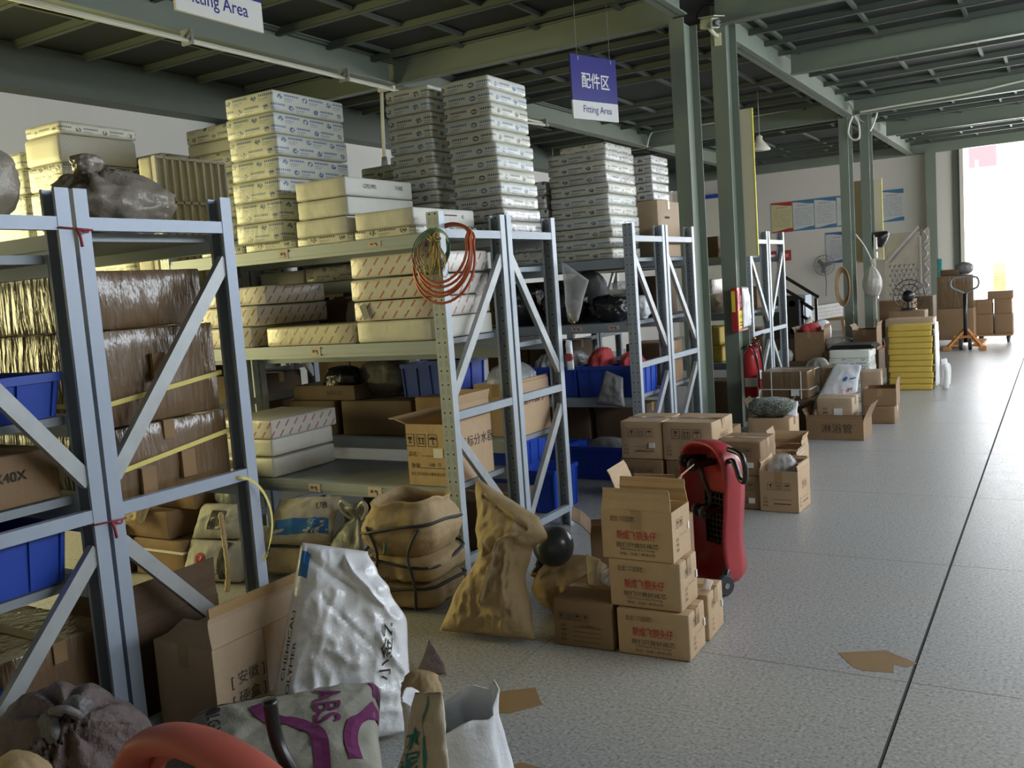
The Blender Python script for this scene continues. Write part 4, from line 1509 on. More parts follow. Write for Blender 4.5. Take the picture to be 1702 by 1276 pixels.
carton('string-tied brown carton on the floor, below the crumpled paper', .44, .42, .225, (-4.67, 3.70, .003), 0, 'card_mid', tape='tape')
bm = bmesh.new()
box(bm, -4.895, -4.445, 3.484, 3.916, .155, .168)
tag(done(bm, 'string', 'rope_white'), 'white string round the lower carton below the crumpled paper', 'string')
c = carton('brown carton on the string-tied one, crumpled paper on top', .46, .42, .165, (-4.80, 3.71, .232), 0, 'card_mid')
carton('dark brown carton left of the string-tied one', .40, .42, .30, (-5.15, 3.66, .003), 0, 'card_dark')
carton('upper brown carton beside the crumpled paper', .38, .40, .22, (-4.62, 3.80, .40), .0, 'card_mid')
p, sf, nr = pillow('crumpled_paper', (-5.02, 3.40, .37), (-4.72, 3.44, .33), (-4.68, 3.56, .53), (-4.99, 3.55, .55), .05, 'kraft_bright', None, seed=52, wr=.035, n=26, f=14)
tag(p, 'sheet of crumpled bright kraft paper spilling over a carton', 'paper')
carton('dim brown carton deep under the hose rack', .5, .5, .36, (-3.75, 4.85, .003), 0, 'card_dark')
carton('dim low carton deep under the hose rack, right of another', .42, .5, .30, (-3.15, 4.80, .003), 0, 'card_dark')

# ================================================================== FLOOR BESIDE THE RACKS
p, sf, nr = pillow('kraft_bag', (-2.50, 3.33, .015), (-2.02, 3.38, .015), (-1.97, 3.46, .54), (-2.37, 3.54, .70), .20, 'kraft', None, seed=55, wr=.034, n=56, f=7, bulge=.55, q=.45,
                   el=[(0, 0), (.2, .06), (.55, .27), (.75, .15), (1, 0)], er=[(0, 1), (.25, .93), (.5, .82), (.7, .86), (.88, 1.04), (1, .92)],
                   creases=[(.48, .25, .50, .62, .03, .03), (.50, .62, .72, .80, .025, .025), (.3, .6, .5, .62, .03, -.025), (.80, .3, .72, .62, .03, .02), (.15, .12, .4, .1, .03, .012), (.2, .93, .8, .88, .02, -.02)])
tag(p, 'tall crumpled kraft paper bag leaning on the post below the hose coil', 'bag')
bag_thing('kraft_bag', 'slumped kraft bag under the black float ball', 'bag', (-2.075, 3.84, .004), .15, .17, .25, 'kraft', seed=56, wr=.09, folds=.14, fine=.018)
t = thing('float_ball', 'black round float with a short stem, on the slumped kraft bag', 'float', (-2.085, 3.72, .345))
bm = bmesh.new()
bmesh.ops.create_uvsphere(bm, u_segments=36, v_segments=22, radius=.098)
done(bm, 'ball', 'ball_rubber', t, True)
bm = bmesh.new()
tube(bm, [(-.055, -.03, -.07), (-.075, -.045, -.105), (-.085, -.05, -.125)], [.022, .014, .012], 12)
done(bm, 'stem', 'ball_rubber', t, True)
bm = bmesh.new()
tube(bm, [(-.083, -.05, -.12), (-.092, -.055, -.14)], [.015, .015], 12)
done(bm, 'valve', 'brass', t, True)

carton('closed brown carton with four handling marks, beside the red-lettered stack', .275, .40, .205, (-1.805, 3.615, .002), .05, 'card_mid',
       front=care_icons(-.04, .135, .028, 4) + [(a, -.085, .095 - .021 * k, .013, 1) for k, a in enumerate(('品名：', '规格：', '数量：', '地址：'))] + [('#', .02, .092 - .021 * k, (.13, .002), 1) for k in range(4)] + [('玉环水暖配件', .02, .098, .011, 1)], ink='ink_black')
INSCR = [('请认准一个产品质量第一', -.055, .178, .0125, .9), ('请认准一个产品始终如一', -.055, .166, .0125, .9)]


def red_stack(label, loc, rz, opened, h):
    fr = [(a, x, z * h / .21 if not opened else z, s_, k) for a, x, z, s_, k in INSCR]
    fr += [('我们只做好阀芯', .0, .062, .024, 1.15), ('Only Production Brass Cartridge', .0, .042, .0125, .95), ('地址：玉城二期7816号', .0, .024, .0135, 1.2)]
    side = care_icons(-.02, .15, .03, 2) + [(a, -.05, .085 - .022 * k, .015, 1) for k, a in enumerate(('品名', '规格', '数量'))] + [('#', .02, .095, (.07, .0015), 1)]
    kw = dict(opened=True, flaps={'front': (.088, -4), 'back': (.098, -6), 'right': (.07, -155)}) if opened else {}
    t = carton(label, .317, .205, h, loc, rz, 'card_tan', front=fr, side=side, labelpos=('side', .08, h * .55, .016, .032), **kw)
    letters(t, [('新成飞铜头仔', 0, .105, .0415, .72)], (0, -.1025 - .006, 0), (1, 0, 0), (0, 0, 1), 'ink_red', bold=.010)
    return t


red_stack('carton with red Chinese lettering at the bottom of the red-lettered stack', (-1.478, 3.53, .002), .03, False, .197)
red_stack('carton with red Chinese lettering in the middle of the red-lettered stack', (-1.508, 3.545, .202), .015, False, .205)
red_stack('open carton with red Chinese lettering on top of the red-lettered stack', (-1.530, 3.545, .410), .0, True, .21)
carton('small brown carton on the floor, right behind the red-lettered stack',   .15, .22, .205, (-1.395, 3.775, .002), .04, 'card_tan', side=care_icons(-.05, .15, .03, 1) + [(a, -.06, .085 - .022 * k, .014, 1) for k, a in enumerate(('品名', '规格', '数量'))], labelpos=('side', .08, .11, .015, .03))
carton('brown carton standing behind the red-lettered stack', .17, .26, .48, (-1.568, 3.87, .002), .02, 'card_mid')
carton('open brown carton with raised flaps, on the carton behind the red-lettered stack', .215, .26, .12, (-1.655, 3.88, .484), .10, 'card_tan', opened=True, flaps={'left': (.12, 22), 'right': (.13, 42), 'back': (.05, -20)}, tape=None)
carton('tilted open carton behind the black float ball', .26, .30, .30, (-2.02, 4.28, .002), .45, 'card_mid', opened=True, flaps={'right': (.12, 35), 'left': (.12, 50), 'front': (.13, 55)}, tape=None)
p, sf, nr = pillow('paper_roll', (-1.86, 3.62, .21), (-1.80, 3.60, .21), (-1.80, 3.64, .33), (-1.88, 3.66, .34), .04, 'kraft_pale', None, seed=57, wr=.012, n=16)
tag(p, 'curled kraft paper piece on the closed carton beside the red-lettered stack', 'paper')
bag_thing('plastic_bag', 'small clear film bag beside the curled kraft paper', 'bag', (-1.74, 3.66, .208), .055, .07, .09, 'film_clear', seed=58, fine=.01)
p, sf, nr = pillow('paper_scrap', (-1.36, 3.70, .212), (-1.32, 3.71, .212), (-1.315, 3.75, .245), (-1.35, 3.74, .255), .008, 'sticker_pink', None, seed=59, wr=.01, n=10)
tag(p, 'small pink paper scrap on the small carton behind the red-lettered stack', 'paper')

# red platform trolley standing on end
t = thing('platform_trolley', 'red plastic platform trolley stood on end behind the red-lettered stack', 'trolley', (-1.535, 4.40, 0.0), -.55)
# local: x across, z up the length, -y is the underside
OUT = [(0, .745), (.075, .735), (.13, .70), (.162, .64), (.172, .55), (.165, .45), (.150, .34), (.142, .25), (.15, .16), (.158, .10), (.145, .055), (.10, .03), (0, .022)]
prof = [Vector((x, 0, z)) for x, z in OUT] + [Vector((-x, 0, z)) for x, z in OUT[-2:0:-1]]
prof = [v for v in spline(prof + [prof[0]], 4)][:-1]
cz = .37
bm = bmesh.new()


def rg(k, y):
    return [bm.verts.new((v.x * k, y, cz + (v.z - cz) * k)) for v in prof]


rs = [rg(.965, -.055), rg(1.0, -.06), rg(1.02, -.03), rg(1.0, .04), rg(.93, .085), rg(.6, .10), rg(.2, .102)]
ri = [rg(.93, -.03), rg(.88, .05), rg(.5, .068), rg(.1, .07)]
N_ = len(prof)
for a, b in list(zip(rs, rs[1:])) + [(ri[0], rs[0])] + list(zip(ri[1:], ri)):
    for k in range(N_):
        bm.faces.new((a[k], a[(k + 1) % N_], b[(k + 1) % N_], b[k]))
bm.faces.new(rs[-1])
bm.faces.new(ri[-1])
done(bm, 'platform', 'red_plastic', t, True)
bm = bmesh.new()
for i in range(9):
    z = .22 + i * .028
    bar(bm, (-.09, .045, z), (.06, .045, z), .03, .006, (0, 0, 1))
for i in range(6):
    x = -.085 + i * .028
    bar(bm, (x, .045, .2), (x, .045, .47), .03, .006, (1, 0, 0))
done(bm, 'rib_grid', 'black_plastic', t)
bm = bmesh.new()
tube(bm, spline([(-.03, -.03, .62), (-.005, -.035, .55), (.03, -.03, .47), (.02, -.03, .40)], 6), .012, 8)
done(bm, 'brake_rod', 'black_plastic', t, True)


def wheel(parent, c, r, wd, axis='x'):
    mtx = Matrix.Translation(c) @ Matrix.Rotation(PI / 2, 4, 'Y' if axis == 'x' else 'X')
    bm = bmesh.new()
    lathe(bm, [(r * .5, -wd / 2), (r * .9, -wd / 2), (r, -wd * .3), (r, wd * .3), (r * .9, wd / 2), (r * .5, wd / 2)], 22, mtx)
    w = done(bm, 'wheel', 'black_rubber', parent, False)
    bm = bmesh.new()
    lathe(bm, [(r * .28, -wd * .62), (r * .28, wd * .62)], 14, mtx)
    done(bm, 'hub', 'grey_bin', w)
    return w


for (x, z, ax) in ((-.035, .625, 'x'), (-.105, .64, 'x'), (.035, .395, 'x'), (-.02, .40, 'x')):
    wheel(t, (x, -.075, z), .033, .022, ax)
    bm = bmesh.new()
    bar(bm, (x + .018, 0.06, z), (x + .018, -.08, z), .006, .03)
    bar(bm, (x - .018, 0.06, z), (x - .018, -.08, z), .006, .03)
    done(bm, 'caster_fork', 'black_plastic', t)
wheel(t, (.165, -.075, .052), .052, .03, 'x')
bm = bmesh.new()
tube(bm, spline([(.12, -.02, .12), (.145, -.045, .11), (.165, -.075, .05)], 5), .02, 10)
done(bm, 'caster_fork', 'black_plastic', t, True)
bm = bmesh.new()
pp = [(.155, -.01, .66), (.19, -.01, .665), (.215, -.01, .63), (.235, -.01, .585), (.262, -.01, .575), (.275, -.01, .60), (.272, -.01, .66), (.25, -.01, .70), (.21, -.01, .715), (.16, -.01, .72)]
tube(bm, spline(pp, 5), .0135, 10)
done(bm, 'handle', 'black_plastic', t, True)

# cartons in front of the black-bag rack
BR = ['品名', '规格', '数量', '地址']


def mark(w, h, ic=3):
    s = w * .16
    return care_icons(0, h * .70, s, ic) + [(a, -w * .36, h * .36 - h * .1 * k, h * .07, 1) for k, a in enumerate(BR[:3])] + [('#', w * .08, h * .34, (w * .5, .002), 1), ('#', w * .08, h * .22, (w * .45, h * .03), 1)]


carton('taped brown carton against the punched post, lower', .32, .42, .30, (-2.58, 6.17, .003), 0, 'card_mid', front=mark(.32, .30), ink='ink_brown', labelpos=('front', .09, .10, .04, .035))
carton('taped brown carton against the punched post, upper', .31, .40, .27, (-2.575, 6.165, .306), .02, 'card_tan', front=mark(.31, .27), ink='ink_brown', labelpos=('front', .08, .10, .04, .035), sag=.012)
carton('taped brown carton behind the red trolley, lower', .35, .42, .30, (-2.215, 6.17, .003), -.02, 'card_mid', front=mark(.35, .30), ink='ink_brown')
carton('taped brown carton behind the red trolley, upper', .36, .42, .27, (-2.22, 6.165, .306), -.03, 'card_tan', front=mark(.36, .27), side=care_icons(0, .15, .05, 2), ink='ink_brown', labelpos=('front', .08, .10, .045, .04), sag=.014)
carton('square brown carton right of the red trolley, lower of two', .30, .34, .225, (-1.85, 6.08, .003), 0, 'card_mid', front=mark(.3, .225), ink='ink_brown', labelpos=('front', .07, .06, .04, .035))
carton('square brown carton right of the red trolley, upper of two', .30, .36, .225, (-1.86, 6.09, .231), 0, 'card_mid', front=mark(.3, .225), ink='ink_brown', labelpos=('front', .08, .07, .04, .035))
carton('open brown carton with film sticking out, nearest of the aisle row', .25, .28, .27, (-1.59, 6.03, .003), -.03, 'card_tan', opened=True, flaps={'right': (.05, 6), 'left': (.07, 2), 'back': (.05, 0)}, front=mark(.25, .24), side=mark(.26, .24, 2), ink='ink_brown')
bag_thing('plastic_bag', 'clear film bag sticking out of the nearest open carton in the aisle row', 'bag', (-1.60, 6.04, .14), .085, .09, .22, 'film_clear', seed=61, fine=.014)
carton('low brown carton between the column and the square cartons', .28, .34, .40, (-2.30, 6.80, .003), .0, 'card_mid')
carton('tall brown carton holding the bag of small fittings', .34, .34, .37, (-2.07, 7.57, .003), .02, 'card_tan', tape='tape')
bag_thing('fittings_bag', 'clear bag of small metal fittings on the tall brown carton', 'bag', (-2.07, 7.54, .374), .19, .16, .155, 'bagged_fittings', seed=62, wr=.08, fine=.02, seg=60)
p, sf, nr = pillow('plastic_film', (-1.93, 7.42, .40), (-1.84, 7.42, .38), (-1.85, 7.52, .50), (-1.95, 7.52, .48), .02, 'film_white', None, seed=63, wr=.02, n=12)
tag(p, 'white film flap beside the bag of small fittings', 'film')
carton('open brown carton with standing flaps, below the bag of small fittings', .26, .26, .20, (-1.84, 7.12, .003), .05, 'card_tan', opened=True, flaps={'left': (.14, 4), 'right': (.10, 3), 'back': (.1, -3)}, front=None)
carton('narrow open carton behind the nearest open carton of the aisle row', .22, .28, .26, (-1.70, 6.50, .003), .02, 'card_pale', opened=True, flaps={'left': (.08, 3), 'right': (.06, 4)})

carton('dark lower carton under the string-bound carton', .46, .5, .335, (-2.27, 9.05, .003), 0, 'card_dark')
c = carton('string-bound film-wrapped carton with a white label, in the aisle row', .44, .44, .26, (-2.28, 9.02, .342), -.03, 'card_wrap', labelpos=('front', .10, .06, .075, .065), sag=.012)
bm = bmesh.new()
for z in (.09,):
    for a, b in (((-.235, -.235, z), (.235, -.235, z)), ((.235, -.235, z), (.235, .235, z))):
        bar(bm, a, b, .006, .008)
for x in (-.12, .16):
    bar(bm, (x, -.237, 0), (x, -.237, .262), .008, .006, (0, 1, 0))
done(bm, 'string', 'rope_white', c)
carton('tall carton with wrapped corner right behind the string-bound one', .2, .3, .60, (-1.92, 9.20, .003), 0, 'card_wrap')
carton('dark film-covered carton beside the shower-hose carton', .34, .34, .30, (-2.30, 8.35, .003), .1, 'card_dark', opened=True, flaps={'right': (.12, 20), 'left': (.12, 25)})
carton('wide open carton reading shower hose in black characters', .50, .38, .17, (-1.78, 8.72, .003), -.02, 'card_mid', opened=True, flaps={'left': (.11, 22), 'right': (.16, 24), 'front': (.055, -2)}, front=[('淋浴管', .02, .105, .088, 1.05)], tape=None)
carton('small closed carton with a label inside the shower-hose carton', .31, .28, .245, (-1.79, 8.74, .13), -.02, 'card_pale', front=[(a, -.08, .15 - .035 * k, .025, 1) for k, a in enumerate(('品名', '规格', '数量'))] + [('#', .08, .05, (.14, .004), 1)], labelpos=('front', .03, .12, .07, .06))
p, sf, nr = pillow('woven_bag', (-2.09, 8.86, .20), (-1.66, 8.98, .376), (-1.62, 9.0, .63), (-1.86, 9.02, .65), .07, 'sack_white', None, seed=64, wr=.02, n=22)
tag(p, 'white printed bag leaning behind the small labelled carton', 'bag')
letter(p, '● ▬', .16, None, None, None, 'ink_blue', fn=on_surf(sf, nr, .72, .58, (1.1, 0), (0, 1.1), .006))
letter(p, '三 IM', .12, None, None, None, 'ink_red', fn=on_surf(sf, nr, .72, .20, (1.2, 0), (0, 1.4), .006))
carton('low brown carton at the aisle edge right of the shower-hose carton', .28, .30, .17, (-1.55, 9.62, .003), 0, 'card_mid')
carton('open brown carton on the low one right of the shower-hose carton', .30, .30, .17, (-1.55, 9.64, .176), .03, 'card_mid', opened=True, flaps={'right': (.1, 8)})
carton('brown carton with paper standing in it, behind the white printed bag', .20, .25, .46, (-1.72, 10.1, .003), .1, 'card_pale')

# rack with black bags: contents
bag_thing('plastic_bag', 'black plastic bag on the black-bag rack, leftmost', 'bag', (-3.96, 6.80, 1.253), .19, .22, .36, 'film_black', 'black bags on the rack', seed=71, fine=.03, seg=60, wr=.13)
bag_thing('plastic_bag', 'large glossy black bag in the middle of the black-bag rack', 'bag', (-3.50, 6.72, 1.253), .19, .14, .30, 'film_black', 'black bags on the rack', seed=72, fine=.03, seg=60, wr=.14)
bag_thing('plastic_bag', 'low black bag at the right of the black-bag rack', 'bag', (-3.10, 6.76, 1.253), .15, .17, .22, 'film_black', 'black bags on the rack', seed=73, fine=.03, seg=60, wr=.14)
bag_thing('plastic_bag', 'brown bag standing behind the glossy black bag', 'bag', (-3.42, 7.02, 1.253), .17, .075, .42, 'bag_grey', seed=74, fine=.016, wr=.1)
bag_thing('plastic_bag', 'clear bag lying at the rack end over the black bags', 'bag', (-2.98, 6.70, 1.45), .10, .12, .12, 'film_clear', seed=75, fine=.016, wr=.12)
bag_thing('plastic_bag', 'white bag with a pink edge pushed behind the punched post', 'bag', (-2.96, 7.03, 1.253), .07, .075, .19, 'film_white', seed=76, fine=.016, wr=.1)
for k in range(4):
    crate('blue crate in the row on the black-bag rack, %s' % ('leftmost', 'second from left', 'third from left', 'at the rack end')[k], .235, .46, .245, (-3.74 + .255 * k, 6.80, .667), 0, 'blue crate row')
bag_thing('plastic_bag', 'clear crumpled bag in the second blue crate of the crate row', 'bag', (-3.485, 6.80, .676), .078, .16, .36, 'film_grey', seed=77, fine=.014, wr=.12, f=9)
bag_thing('plastic_bag', 'clear crumpled bag in the leftmost blue crate of the crate row', 'bag', (-3.74, 6.80, .676), .078, .16, .33, 'film_grey', seed=177, fine=.014, wr=.12, f=9)
bag_thing('cloth_bundle', 'red cloth heap in the third blue crate of the crate row', 'bundle', (-3.23, 6.80, .676), .08, .16, .37, 'red_cloth', seed=78, fine=.014, wr=.13, f=10)
bag_thing('cloth_bundle', 'red cloth heap in the blue crate at the rack end', 'bundle', (-2.975, 6.80, .676), .08, .16, .33, 'red_cloth', seed=178, fine=.014, wr=.13, f=10)
p, sf, nr = pillow('plastic_bag', (-3.14, 6.44, .63), (-2.90, 6.455, .60), (-2.92, 6.49, .83), (-3.06, 6.48, .89), .05, 'film_grey', None, seed=79, wr=.03, n=20, f=9)
tag(p, 'grey film bag hanging over the beam by the punched post', 'bag')
for k, x in enumerate((-3.78, -3.17)):
    crate('blue crate on the floor under the black-bag rack, %s' % ('left', 'right with film inside')[k], .56, .32, .265, (x, 6.69, .003), 0, 'floor crates under the black-bag rack')
bag_thing('plastic_bag', 'dark film bag in the right floor crate', 'bag', (-3.17, 6.69, .014), .20, .095, .31, 'film_grey', seed=80, fine=.016, wr=.12)
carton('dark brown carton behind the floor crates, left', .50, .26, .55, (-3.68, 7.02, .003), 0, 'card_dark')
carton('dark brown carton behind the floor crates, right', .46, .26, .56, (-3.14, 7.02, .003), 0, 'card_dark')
carton('carton behind the red cloth heap on the rack end', .30, .40, .34, (-3.05, 7.50, 1.253), 0, 'card_dark')
carton('brown carton above the crate row, second rack', .36, .40, .36, (-3.06, 7.50, .667), 0, 'card_mid')
wbox('yellow carton on the rack beside the column', -3.62, -3.26, 7.25, 7.7, 1.253, 1.50, 'yellow_box', name='yellow_carton')
crate('tall blue bin on the floor between the hose rack and the black-bag rack', .42, .40, .46, (-3.62, 5.90, .003), 0)
crate('dark blue bin on the floor beside the tall blue bin', .30, .34, .30, (-3.16, 5.62, .003), 0)

# orange hose, green wire and brass wire on the post
t = thing('hose_coil', 'orange hose coil hung round the punched post', 'hose', (-2.75, 3.952, 1.775))
rn = random.Random(5)
for k in range(5):
    R1, R2 = .150 + .0105 * k + rn.uniform(-.006, .006), .155 + .013 * k
    dz, dx = -.012 * k + rn.uniform(-.008, .008), rn.uniform(-.008, .008)
    bm = bmesh.new()
    tube(bm, [(R1 * math.cos(a) + dx, (-.045 * max(0, .3 - math.sin(a)) + .088 / (1 + math.exp(-14 * (math.sin(a) - .56)))) + .0035 * k, .97 * R2 * math.sin(a) + dz) for a in [2 * PI * i / 48 for i in range(48)]], .0072, 8, closed=True)
    done(bm, 'hose_loop', 'hose_orange', t, True)
t = thing('wire_coil', 'dark green wire loops hung inside the orange hose coil', 'wire', (-2.755, 3.90, 1.805))
for k in range(5):
    R1 = .088 + .009 * k
    bm = bmesh.new()
    tube(bm, [(R1 * math.cos(a) - .006 * k, -.014 - .25 * R1 * math.cos(a) * .2 + .03 * math.sin(a), R1 * .95 * math.sin(a) - .004 * k) for a in [2 * PI * i / 32 for i in range(32)]], .0032, 6, closed=True)
    done(bm, 'wire_loop', 'wire_green', t, True)
t = thing('brass_wire_bundle', 'tangled brass wire bundle tied in front of the orange hose coil', 'wire', (-2.70, 3.815, 1.82))
for k in range(16):
    rn = random.Random(100 + k)
    a = rn.uniform(-.5, .5)
    L = rn.uniform(.10, .18)
    w = rn.uniform(.012, .04)
    bm = bmesh.new()
    tube(bm, spline([(0, rn.uniform(-.01, .01), .02), (-w + a * L * .5, rn.uniform(-.02, .01), -L * .55), (a * L * .7, -.01, -L), (w + a * L * .5, rn.uniform(-.02, .01), -L * .55), (.008, 0, .01)], 6), .0019, 5)
    done(bm, 'wire_loop', 'brass', t, True)
for k in range(9):
    rn = random.Random(200 + k)
    v = Vector((rn.uniform(-1, 1), rn.uniform(-.6, .6), rn.uniform(-1, 1))).normalized()
    u = v.orthogonal().normalized()
    w = v.cross(u)
    r = rn.uniform(.02, .036)
    bm = bmesh.new()
    tube(bm, [Vector((0, 0, .03)) + (u * math.cos(a) + w * math.sin(a)) * r for a in [2 * PI * i / 16 for i in range(16)]], .003, 5, closed=True)
    done(bm, 'wire_knot', 'brass', t, True)

t = thing('hanging_bag', 'clear bag of brass fittings hung on the post between the racks', 'bag', (-2.70, 5.30, 1.33))
p, sf, nr = pillow('film', (-.05, 0, 0), (.03, -.01, .0), (.12, 0, .26), (-.07, 0, .40), .05, 'film_clear', t, seed=81, wr=.02, n=18, f=9)
for k in range(7):
    rn = random.Random(300 + k)
    bm = bmesh.new()
    c = Vector((rn.uniform(-.045, .02), rn.uniform(-.012, .012), rn.uniform(-.01, .035)))
    tube(bm, [c, c + Vector((rn.uniform(-.03, .03), .004, .03))], .011, 8)
    done(bm, 'brass_fitting', 'brass', t)
t = thing('hanging_bag', 'small bag with red caps hung lower on the post between the racks', 'bag', (-2.74, 5.29, 1.02))
pillow('film', (-.03, 0, 0), (.02, 0, .0), (.015, 0, .19), (-.03, 0, .20), .03, 'film_white', t, seed=82, wr=.015, n=14, f=9)
bag('caps', (-.005, -.012, .06), .028, .02, .05, 'red_plastic', t, seed=83)

# ================================================================== FOREGROUND
carton('open brown carton lettered in brackets, in front of the near posts', .30, .72, .425, (-2.622, 2.37, .003), 0, 'card_pale', opened=True, tape='tape',
       flaps={'right': (.14, -4), 'front': (.13, -76), 'left': (.10, -150)}, tapefront=True,
       front=[('有限公司', .02, .10, .05, .9), ('水暖配件', .04, .055, .03, .9)],
       side=[('[ 安徽 ]', -.215, .285, .050, 1), ('[ 硬盒 ]', -.215, .215, .050, 1), ('循环使用', .07, .345, .036, 1.2)])
anhui = bpy.data.objects[[o.name for o in bpy.data.objects if o.get('label', '').startswith('open brown carton lettered in brackets')][0]]
for y in (-.10, .10):
    bx('tape', .15, .1525, y - .028, y + .028, .19, .425, 'tape', anhui)
bx('tape', .138, .1445, -.35, .35, .532, .566, 'tape', anhui)
carton('dark carton with one raised flap under the rack behind the near posts', .36, .40, .45, (-3.07, 2.21, .003), 0, 'card_dark', opened=True, flaps={'right': (.15, 4), 'front': (.14, 12)}, tape='tape_dark')
p, sf, nr = pillow('white_sack', (-2.395, 2.115, .015), (-2.025, 2.475, .015), (-2.13, 2.575, .63), (-2.385, 2.385, .71), .20, 'film_white', None, seed=91, wr=.04, n=60, f=6, bulge=.62, q=.42, sharp=3.2,
                   el=[(0, 0), (.5, -.03), (1, 0)], er=[(0, .98), (.3, 1.06), (.62, 1.10), (.8, .96), (.9, .84), (1, .74)],
                   creases=[(.1, .95, .62, .80, .03, -.02), (.62, .93, .85, .72, .025, .03), (.15, .30, .6, .26, .03, .03), (.3, .75, .7, .5, .02, -.016), (.75, .55, .95, .35, .03, .02), (.35, .5, .6, .42, .02, .012)])
tag(p, 'big white plastic sack with handwriting in front of the bracket-lettered carton', 'sack')
letter(p, 'CHEMICAL)', .085, None, None, None, 'ink_black', fn=on_surf(sf, nr, .05, .52, (0, .75), (-.45, 0), .005))
letter(p, 'POLYMER', .085, None, None, None, 'ink_black', fn=on_surf(sf, nr, .095, .40, (0, .75), (-.45, 0), .005))
strip_on(sf, nr, [(.03, .90), (.08, .90), (.14, .89)], .12, 'ink_blue', p, 'printed_patch', .005)
letter(p, '小金Z', .15, None, None, None, 'ink_black', fn=on_surf(sf, nr, .80, .47, (.08, .78), (-.66, .0), .005))
p, sf, nr = pillow('paper_sack', (-2.06, 1.555, .20), (-1.64, 1.87, .18), (-1.97, 2.27, .27), (-2.43, 1.85, .25), .15, 'abs_paper', None, seed=92, wr=.02, n=44, f=5, bulge=.6, q=.38, sharp=4)
tag(p, 'torn grey paper sack with purple lettering, lying in the foreground', 'sack')
letter(p, 'ABS', .34, None, None, None, 'ink_purple', bold=.015, sx=.9, fn=on_surf(sf, nr, .72, .66, (0, -.8), (.60, 0), .004))
strip_on(sf, nr, [(.36, .78), (.40, .62), (.56, .50), (.66, .36), (.68, .18), (.68, .04)], .085, 'ink_purple', p, 'printed_stripe', .004)
strip_on(sf, nr, [(1.0, .70), (.95, .58), (.87, .46), (.84, .30), (.86, .14)], .075, 'ink_purple', p, 'printed_stripe', .004)
strip_on(sf, nr, [(.93, .96), (.985, .88), (.99, .78)], .05, 'ink_purple', p, 'printed_stripe', .004)
letter(p, '●LG·Y', .12, None, None, None, 'ink_black', bold=.02, fn=on_surf(sf, nr, .13, .70, (0, -1.0), (.8, 0), .004))
letter(p, '6u', .14, None, None, None, 'ink_black', fn=on_surf(sf, nr, .08, .25, (0, -1.0), (.8, 0), .004))
for k, path in enumerate(([(.22, .42), (.26, .36), (.25, .28), (.30, .22), (.29, .13), (.33, .07)], [(.06, .93), (.2, .955), (.36, .94), (.5, .955)])):
    o = strip_on(sf, nr, path, .028, 'kraft_pale', p, 'torn_edge', .006)
p2, sf2, nr2 = pillow('paper_sack', (-2.08, 1.60, .03), (-1.70, 1.88, .03), (-1.99, 2.22, .06), (-2.38, 1.88, .06), .15, 'sack_grey', None, seed=93, wr=.02, n=24, bulge=.55)
tag(p2, 'grey sack lying under the torn paper sack', 'sack')
bag_thing('crumpled_paper', 'twisted kraft paper end sticking out beside the torn paper sack', 'paper', (-1.80, 2.27, .20), .07, .05, .16, 'kraft', seed=94, wr=.16)
bag_thing('plastic_bag', 'greenish clear film lump at the torn sack lower edge', 'bag', (-1.585, 1.74, .004), .09, .08, .26, 'film_clear', seed=95, wr=.12)
o = bag('open_sack', (-1.35, 1.82, .004), .145, .12, .53, 'sack_white', None, seed=97.6, style='open', wr=.04, folds=.05, rz=.5, wave=.6, f=8)
tag(o, 'open white woven sack at the bottom edge of the picture', 'sack')
p, sf, nr = pillow('sack_flap', AT(650, 1330, 1.66), AT(752, 1330, 1.60), AT(735, 1150, 1.64), AT(690, 1150, 1.70), .03, 'sack_cream', None, seed=97, wr=.025, n=30, f=9)
tag(p, 'cream printed front of an opened sack beside the white woven sack', 'sack')
strip_on(sf, nr, [(.62, .06), (.66, .4), (.60, .75), (.58, .97)], .05, 'ink_teal', p, 'seam_line', .004)
letter(p, '水', .13, None, None, None, 'ink_teal', bold=.02, fn=on_surf(sf, nr, .32, .58, (3.2, .3), (-.3, 1.6), .004))
letter(p, '泥', .13, None, None, None, 'ink_teal', bold=.02, fn=on_surf(sf, nr, .32, .36, (3.2, .3), (-.3, 1.6), .004))
o = bag('tied_sack', (-2.45, 1.46, .004), .265, .195, .535, 'sack_maroon', None, seed=98, wr=.06, folds=.05, squash=2.0, f=8, seg=110, rings=60, fine=.02)
tag(o, 'dusty maroon woven sack tied with a knot, in the bottom left corner', 'sack')
KN = AT(112, 1182, 1.375) - Vector((-2.45, 1.46, .004))
gather(o, KN, 11, .022, .24)
k = bag('knot', KN - Vector((0, -.03, .03)), .030, .026, .06, 'bag_grey', o, seed=102, wr=.2, fine=.012)
bm = bmesh.new()
tube(bm, spline([KN + Vector((-.03, .0, -.01)), KN + Vector((-.01, -.035, .015)), KN + Vector((.03, -.02, .02)), KN + Vector((.035, .01, -.01)), KN + Vector((.0, .02, -.02))], 6), .011, 8)
done(bm, 'tie', 'bag_grey', o, True)
bag('loose_end', KN + Vector((-.055, -.02, -.10)), .028, .018, .10, 'bag_grey', o, seed=104, wr=.2, fine=.012)
bag_thing('kraft_bag', 'crumpled kraft bag top at the bottom left corner', 'bag', (-2.17, 1.16, .004), .115, .09, .545, 'kraft', seed=101, wr=.07, fine=.02)
crate('blue bin low at the left edge under the nearest rack', .40, .24, .42, (-3.09, 1.40, .004), 0)
t = thing('platform_trolley', 'orange red trolley frame with black handle at the bottom of the picture', 'trolley', (-1.695, 1.38, -.0))
bm = bmesh.new()
arch = spline([(-.33, -.02, .02), (-.325, -.02, .25), (-.315, -.02, .41), (-.265, -.015, .512), (-.15, -.01, .552), (-.02, -.01, .552), (.12, -.01, .518), (.24, -.01, .45), (.31, -.01, .38), (.34, -.01, .2), (.345, -.01, .02)], 6)
